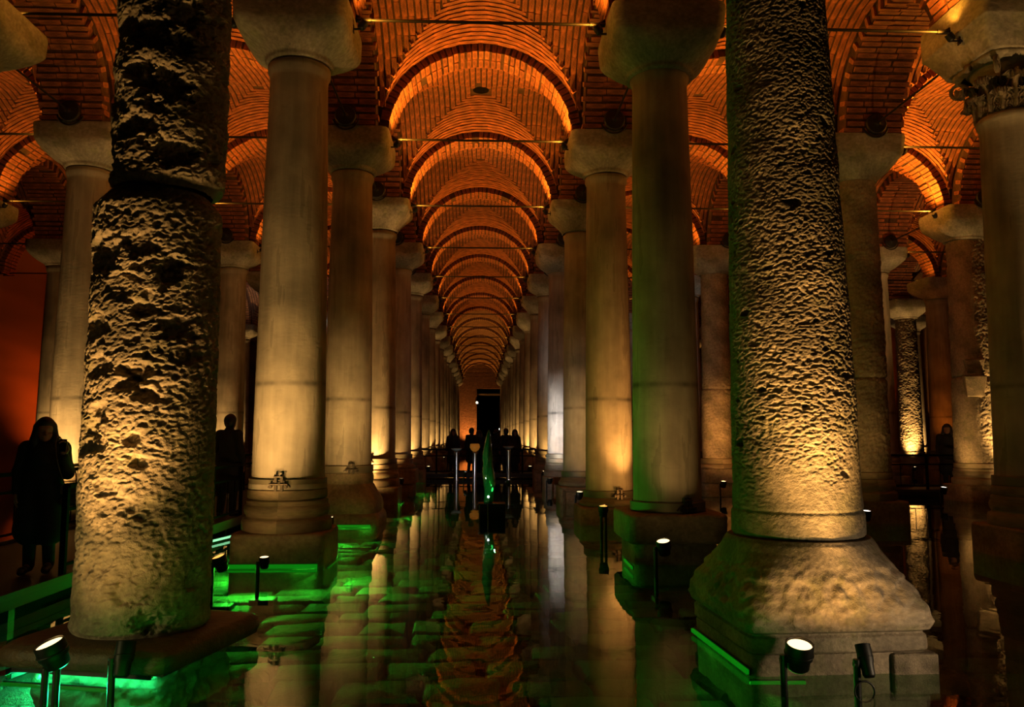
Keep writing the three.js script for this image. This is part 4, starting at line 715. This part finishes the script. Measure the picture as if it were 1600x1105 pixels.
// bones: [ax, ay, az, ra, bx, by, bz, rb, k]; the surface of their smooth union
function blob(bones, cell, smooth = 0.03) {
  const lo = [1e9, 1e9, 1e9], hi = [-1e9, -1e9, -1e9];
  for (const b of bones) for (let c = 0; c < 3; c++) { const r = Math.max(b[3], b[7]) + smooth + cell * 3; lo[c] = Math.min(lo[c], b[c] - r, b[4 + c] - r); hi[c] = Math.max(hi[c], b[c] + r, b[4 + c] + r); }
  const size = Math.max(hi[0] - lo[0], hi[1] - lo[1], hi[2] - lo[2]), n = Math.ceil(size / cell) + 4, half = n / 2, scale = cell * half, mid = lo.map((v, c) => (v + hi[c]) / 2);
  const mc = new MarchingCubes(n, M.black, false, false, 160000), f = mc.field; f.fill(-9);
  const W = (i) => (i - half) / half * scale;
  for (const b of bones) {
    const dx = b[4] - b[0], dy = b[5] - b[1], dz = b[6] - b[2], L2 = dx * dx + dy * dy + dz * dz || 1e-9, R = Math.max(b[3], b[7]) + smooth + cell * 2.5, k = b[8] ?? smooth;
    const r0 = [0, 1, 2].map((c) => Math.max(1, Math.floor((Math.min(b[c], b[4 + c]) - R - mid[c]) / cell + half))), r1 = [0, 1, 2].map((c) => Math.min(n - 2, Math.ceil((Math.max(b[c], b[4 + c]) + R - mid[c]) / cell + half)));
    for (let z = r0[2]; z <= r1[2]; z++) for (let y = r0[1]; y <= r1[1]; y++) for (let x = r0[0]; x <= r1[0]; x++) {
      const px = W(x) + mid[0] - b[0], py = W(y) + mid[1] - b[1], pz = W(z) + mid[2] - b[2], t = Math.min(1, Math.max(0, (px * dx + py * dy + pz * dz) / L2));
      const d = Math.hypot(px - dx * t, py - dy * t, pz - dz * t) - (b[3] + (b[7] - b[3]) * t), q = n * n * z + n * y + x, e = -f[q];
      const h = Math.max(0, k - Math.abs(d - e)) / k; f[q] = -(Math.min(d, e) - h * h * k * 0.25);
    }
  }
  mc.isolation = 0; mc.update();
  const g = new THREE.BufferGeometry(), m = mc.count;
  g.setAttribute('position', new THREE.BufferAttribute(mc.positionArray.slice(0, m * 3), 3)); g.setAttribute('normal', new THREE.BufferAttribute(mc.normalArray.slice(0, m * 3), 3));
  g.setAttribute('uv', new THREE.BufferAttribute(new Float32Array(m * 2), 2));
  const nn = g.attributes.normal; for (let i = 0; i < m; i++) { const l = Math.hypot(nn.getX(i), nn.getY(i), nn.getZ(i)) || 1; nn.setXYZ(i, nn.getX(i) / l, nn.getY(i) / l, nn.getZ(i) / l); }
  g.scale(scale, scale, scale); g.translate(...mid);
  return g;
}
const bone = (a, ra, b, rb, k) => [...a, ra, ...b, rb, k];
const ball = (a, r, k) => [...a, r, a[0], a[1] + 1e-4, a[2], r, k];
// head bones about a head centre; face towards +z, then turned by yaw and tilt
function headBones(c, yaw, s = 1) {
  const cs = Math.cos(yaw), sn = Math.sin(yaw), P = (x, y, z) => [c[0] + s * (x * cs + z * sn), c[1] + s * y, c[2] + s * (-x * sn + z * cs)];
  const B = (x, y, z, r, k) => ball(P(x, y, z), r * s, k);
  return [B(0, 0.035, -0.012, 0.088, 0.03), B(0, 0.04, 0.012, 0.082, 0.03), bone(P(0, -0.03, 0.035), 0.058 * s, P(0, -0.085, 0.055), 0.033 * s, 0.03), bone(P(-0.03, -0.055, 0.04), 0.036 * s, P(-0.055, -0.02, 0.0), 0.035 * s), bone(P(0.03, -0.055, 0.04), 0.036 * s, P(0.055, -0.02, 0.0), 0.035 * s),
    bone(P(0, 0.012, 0.088), 0.010 * s, P(0, -0.03, 0.108), 0.014 * s, 0.012), B(-0.013, -0.034, 0.098, 0.009, 0.01), B(0.013, -0.034, 0.098, 0.009, 0.01), bone(P(-0.02, -0.06, 0.088), 0.008 * s, P(0.02, -0.06, 0.088), 0.008 * s, 0.008), bone(P(-0.016, -0.071, 0.086), 0.009 * s, P(0.016, -0.071, 0.086), 0.009 * s, 0.008),
    bone(P(-0.045, 0.03, 0.08), 0.012 * s, P(-0.015, 0.032, 0.088), 0.012 * s, 0.014), bone(P(0.045, 0.03, 0.08), 0.012 * s, P(0.015, 0.032, 0.088), 0.012 * s, 0.014), B(-0.031, 0.012, 0.078, 0.013, 0.006), B(0.031, 0.012, 0.078, 0.013, 0.006),
    bone(P(-0.086, 0.02, -0.01), 0.012 * s, P(-0.08, -0.03, 0.0), 0.010 * s, 0.01), bone(P(0.086, 0.02, -0.01), 0.012 * s, P(0.08, -0.03, 0.0), 0.010 * s, 0.01)];
}
// a hand: palm from wrist w along dir, across side; fingers curl by `curl` towards `into`
function handBones(w, dir, side, into, curl, s = 1) {
  const D = V(...dir).normalize(), S = V(...side).normalize(), I = V(...into).normalize(), at3 = (p) => [p.x, p.y, p.z], O = V(...w), out = [];
  for (let i = 0; i < 4; i++) {
    const u = (i - 1.5) * 0.019 * s, base = O.clone().addScaledVector(S, u).addScaledVector(D, 0.085 * s), len = [0.042, 0.048, 0.045, 0.034][i] * s;
    out.push(bone(at3(O.clone().addScaledVector(S, u * 0.6)), 0.015 * s, at3(base), 0.0115 * s, 0.012));
    let p = base, a = 0.15; for (let j = 0; j < 3; j++) { a += curl * (j ? 0.75 : 0.5); const n = p.clone().addScaledVector(D, Math.cos(a) * len * [1, 0.72, 0.55][j]).addScaledVector(I, Math.sin(a) * len * [1, 0.72, 0.55][j]); out.push(bone(at3(p), (0.0098 - j * 0.001) * s, at3(n), (0.009 - j * 0.001) * s, 0.003)); p = n; }
  }
  const t0 = O.clone().addScaledVector(D, 0.02 * s).addScaledVector(S, -0.022 * s), t1 = t0.clone().addScaledVector(D, 0.035 * s).addScaledVector(S, -0.025 * s).addScaledVector(I, 0.012 * s), t2 = t1.clone().addScaledVector(D, 0.035 * s).addScaledVector(I, 0.018 * s);
  out.push(bone(at3(t0), 0.016 * s, at3(t1), 0.012 * s, 0.01), bone(at3(t1), 0.011 * s, at3(t2), 0.009 * s, 0.004));
  return out;
}
// a standing figure, H tall, facing +z; pose gives wrists and elbows; coat length in share of H
function person(label, x, z, turn, H, o = {}) {
  const { cell = 0.02, elbowL, wristL, elbowR, wristR, hands = [], headYaw = 0, hair = 'short', coat = SK.coat, legs = SK.denim, hem = 0.3, flare = 1, stride = 0.04, hood = false, slim = 1 } = o;
  const g = thing('person', label, 'person', undefined, x, 0.158, z); g.rotation.y = turn;
  const s = H / 1.7, Y = (y) => y * s, sh = 0.175 * s * slim, hip = 0.085 * s;
  const head = [0, Y(1.565), 0.02 * s], eL = elbowL ?? [-0.235 * s, Y(1.10), -0.02], wL = wristL ?? [-0.25 * s, Y(0.86), 0.05], eR = elbowR ?? [0.235 * s, Y(1.10), -0.02], wR = wristR ?? [0.25 * s, Y(0.86), 0.05];
  const foot = (q, f) => [[q * hip, Y(0.47), 0.02 + f * 0.5], [q * hip * 1.05, Y(0.085), f - 0.02], [q * hip * 1.25, Y(0.035), f + 0.14 * s]];
  const bones = [bone([0, Y(1.0), 0], 0.125 * s, [0, Y(1.12), 0], 0.115 * s), bone([0, Y(1.12), 0], 0.115 * s, [0, Y(1.3), 0], 0.125 * s), bone([-sh * 0.8, Y(1.38), -0.01], 0.062 * s, [sh * 0.8, Y(1.38), -0.01], 0.062 * s), bone([0, Y(1.36), -0.005], 0.06 * s, [0, Y(1.47), 0.01], 0.052 * s), bone([-hip, Y(0.92), 0], 0.105 * s, [hip, Y(0.92), 0], 0.105 * s),
    ...headBones(head, headYaw, s)];
  for (const [q, e, w] of [[-1, eL, wL], [1, eR, wR]]) bones.push(bone([q * sh, Y(1.375), -0.01], 0.055 * s, e, 0.042 * s), bone(e, 0.04 * s, w, 0.027 * s));
  for (const [q, f] of [[-1, stride], [1, -stride]]) { const [k, a, t] = foot(q, f); bones.push(bone([q * hip, Y(0.9), 0], 0.088 * s, k, 0.056 * s), bone(k, 0.055 * s, a, 0.037 * s), bone(a, 0.035 * s, t, 0.03 * s)); }
  const geos = [blob(bones, cell)];
  for (const h of hands) geos.push(blob(h, 0.0035, 0.006));
  if (!hands.length) for (const [w, q] of [[wL, -1], [wR, 1]]) geos.push(blob(handBones(w, [0, -1, 0.12], [0, 0.1, q > 0 ? -1 : -1], [-q, 0, 0], 0.5, s), cell * 0.3, 0.006));
  part('body', merge(geos), SK.skin, g);
  // coat: torso, sleeves and skirt to the hem
  const C = [bone([0, Y(1.02), 0], 0.15 * s * slim, [0, Y(1.3), 0], 0.15 * s * slim), bone([-sh * 0.85, Y(1.375), -0.01], 0.082 * s, [sh * 0.85, Y(1.375), -0.01], 0.082 * s, 0.05), bone([0, Y(1.40), -0.01], 0.075 * s, [0, Y(1.465), 0], 0.068 * s), bone([-0.05 * s, Y(1.0), 0], 0.145 * s * slim, [-0.06 * s * flare, Y(1.7 * hem), 0], 0.13 * s * flare), bone([0.05 * s, Y(1.0), 0], 0.145 * s * slim, [0.06 * s * flare, Y(1.7 * hem), 0], 0.13 * s * flare)];
  for (const [q, e, w] of [[-1, eL, wL], [1, eR, wR]]) C.push(bone([q * sh, Y(1.375), -0.01], 0.075 * s, e, 0.06 * s), bone(e, 0.058 * s, w.map((v, i) => v + (e[i] - v) * 0.1), 0.048 * s));
  if (hood) C.push(ball([0, Y(1.47), -0.07 * s], 0.085 * s, 0.05));
  part('coat', blob(C, cell, 0.04), coat, g);
  const T = []; for (const [q, f] of [[-1, stride], [1, -stride]]) { const [k, a] = foot(q, f); T.push(bone([q * hip, Y(0.9), 0], 0.105 * s, k, 0.075 * s), bone(k, 0.073 * s, a, 0.06 * s)); }
  part('trousers', blob(T, cell, 0.03), legs, g);
  for (const [q, f] of [[-1, stride], [1, -stride]]) { const [, a, t] = foot(q, f); part('shoe', blob([bone([a[0], Y(0.05), a[2] - 0.03], 0.042 * s, [t[0], Y(0.045), t[2]], 0.043 * s), bone([t[0], Y(0.04), t[2]], 0.042 * s, [t[0], Y(0.036), t[2] + 0.06 * s], 0.034 * s)], Math.min(cell, 0.012), 0.02), SK.shoe, g); }
  const hc = (dx, dy, dz) => { const c = Math.cos(headYaw), k = Math.sin(headYaw); return [head[0] + s * (dx * c + dz * k), head[1] + s * dy, head[2] + s * (-dx * k + dz * c)]; };
  const Hh = [ball(hc(0, 0.055, -0.025), 0.103 * s, 0.03), ball(hc(0, 0.085, 0.015), 0.078 * s, 0.03), ball(hc(0, 0.0, -0.05), 0.085 * s, 0.03)];
  if (hair === 'long') for (const q of [-1, 1]) Hh.push(bone(hc(q * 0.075, 0.05, 0.0), 0.045 * s, hc(q * 0.095, -0.1, 0.01), 0.05 * s), bone(hc(q * 0.095, -0.1, 0.01), 0.05 * s, hc(q * 0.10, -0.27, 0.05), 0.035 * s), bone(hc(q * 0.04, 0.0, -0.06), 0.07 * s, hc(q * 0.06, -0.28, -0.07), 0.06 * s));
  part('hair', blob(Hh, Math.min(cell, 0.014), 0.03), SK.hair, g);
  return g;
}
{
  // the woman on the left walkway: right hand raised with a phone, left arm down with a bag
  const s = 1.56 / 1.7, wr = [0.235, 1.20, 0.20], wl = [0.30, 0.92, 0.02];
  const w = person('woman with long dark hair, one hand raised, standing by the left railing', -4.52, -8.62, 0.22, 1.56, {
    cell: 0.014, elbowR: [0.24, 1.0, 0.04], wristR: wr, elbowL: [-0.24, 1.02, -0.03], wristL: [-0.22, 0.8, 0.06], headYaw: 0.32, hair: 'long', hem: 0.28, flare: 1.45, slim: 1.1,
    hands: [handBones(wr, [0.05, 1, 0.15], [-1, 0, 0.25], [-0.2, 0.1, 1], 0.75, s), handBones([-0.22, 0.8, 0.06], [0, -1, 0.1], [0, 0.1, -1], [1, 0, 0], 0.5, s)] });
  const ph = thing('phone', 'dark phone held up in the woman\'s raised hand', 'phone', undefined, -4.52 + 0.235 * Math.cos(0.22) + 0.26 * Math.sin(0.22), 0.15 + 1.30, -8.62 - 0.235 * Math.sin(0.22) + 0.262 * Math.cos(0.22));
  ph.rotation.set(-0.15, 0.22, 0); part('case', rbox(0.066, 0.13, 0.009, 0.004), SK.phone, ph); part('lens_bump', rbox(0.022, 0.026, 0.004, 0.002, -0.017, 0.045, 0.006), SK.phone, ph);
  const bx = thing('bag', 'small beige shoulder bag hanging at the woman\'s side', 'bag', undefined, -4.52 + 0.31, 0.15 + 0.86, -8.62 + 0.02);
  part('pouch', blob([bone([-0.05, 0.0, 0], 0.05, [0.05, 0.0, 0], 0.05), bone([-0.06, -0.13, 0], 0.055, [0.06, -0.13, 0], 0.055)], 0.012, 0.05), SK.bag, bx); part('flap', rbox(0.18, 0.09, 0.016, 0.006, 0, -0.01, 0.054), SK.bag, bx);
  part('strap', new THREE.TubeGeometry(new THREE.CatmullRomCurve3([V(-0.05, 0.03, 0.05), V(-0.09, 0.25, 0.13), V(-0.15, 0.47, 0.08), V(-0.17, 0.53, -0.02), V(-0.13, 0.4, -0.11), V(-0.03, 0.15, -0.12), V(0.02, 0.03, -0.04)]), 40, 0.007, 6), SK.bag, bx);
  person('man in a long dark coat seen from behind on the left walkway', -4.36, -14.3, Math.PI - 0.25, 1.74, { cell: 0.016, hem: 0.31, flare: 1.15, headYaw: 0.3, coat: SK.coat2, elbowL: [-0.25, 1.1, -0.03], wristL: [-0.23, 0.88, 0.08], elbowR: [0.25, 1.1, -0.03], wristR: [0.23, 0.88, 0.08] });
  person('dark visitor half hidden behind the column with the broken lugs', 12.38, -20.95, -0.6, 1.68, { cell: 0.024, hair: 'long', flare: 1.3, slim: 1.15 });
  const crowd = [[-0.98, -30.0, 0.3, 1.62, 'leftmost of the distant group of visitors, standing apart', 'long'], [-0.30, -30.3, 2.6, 1.66, 'visitor in the distant group, second from the left', 'short'], [-0.02, -30.7, 3.2, 1.58, 'shorter visitor in the distant group, behind the amber bowl', 'long'], [0.62, -30.5, 2.9, 1.6, 'visitor in the distant group, right behind the green glass sculpture', 'short'], [0.98, -30.1, 3.6, 1.64, 'dark visitor in the distant group, second from the right', 'short'], [1.30, -29.9, 0.4, 1.6, 'rightmost of the distant group of visitors', 'long']];
  for (const [x, z, t, h, l, hair] of crowd) person(l, x, z, t, h, { cell: 0.028, hair, coat: hair === 'long' ? SK.grey : SK.coat, flare: 1.2 });
}
renderer.render(scene, camera);
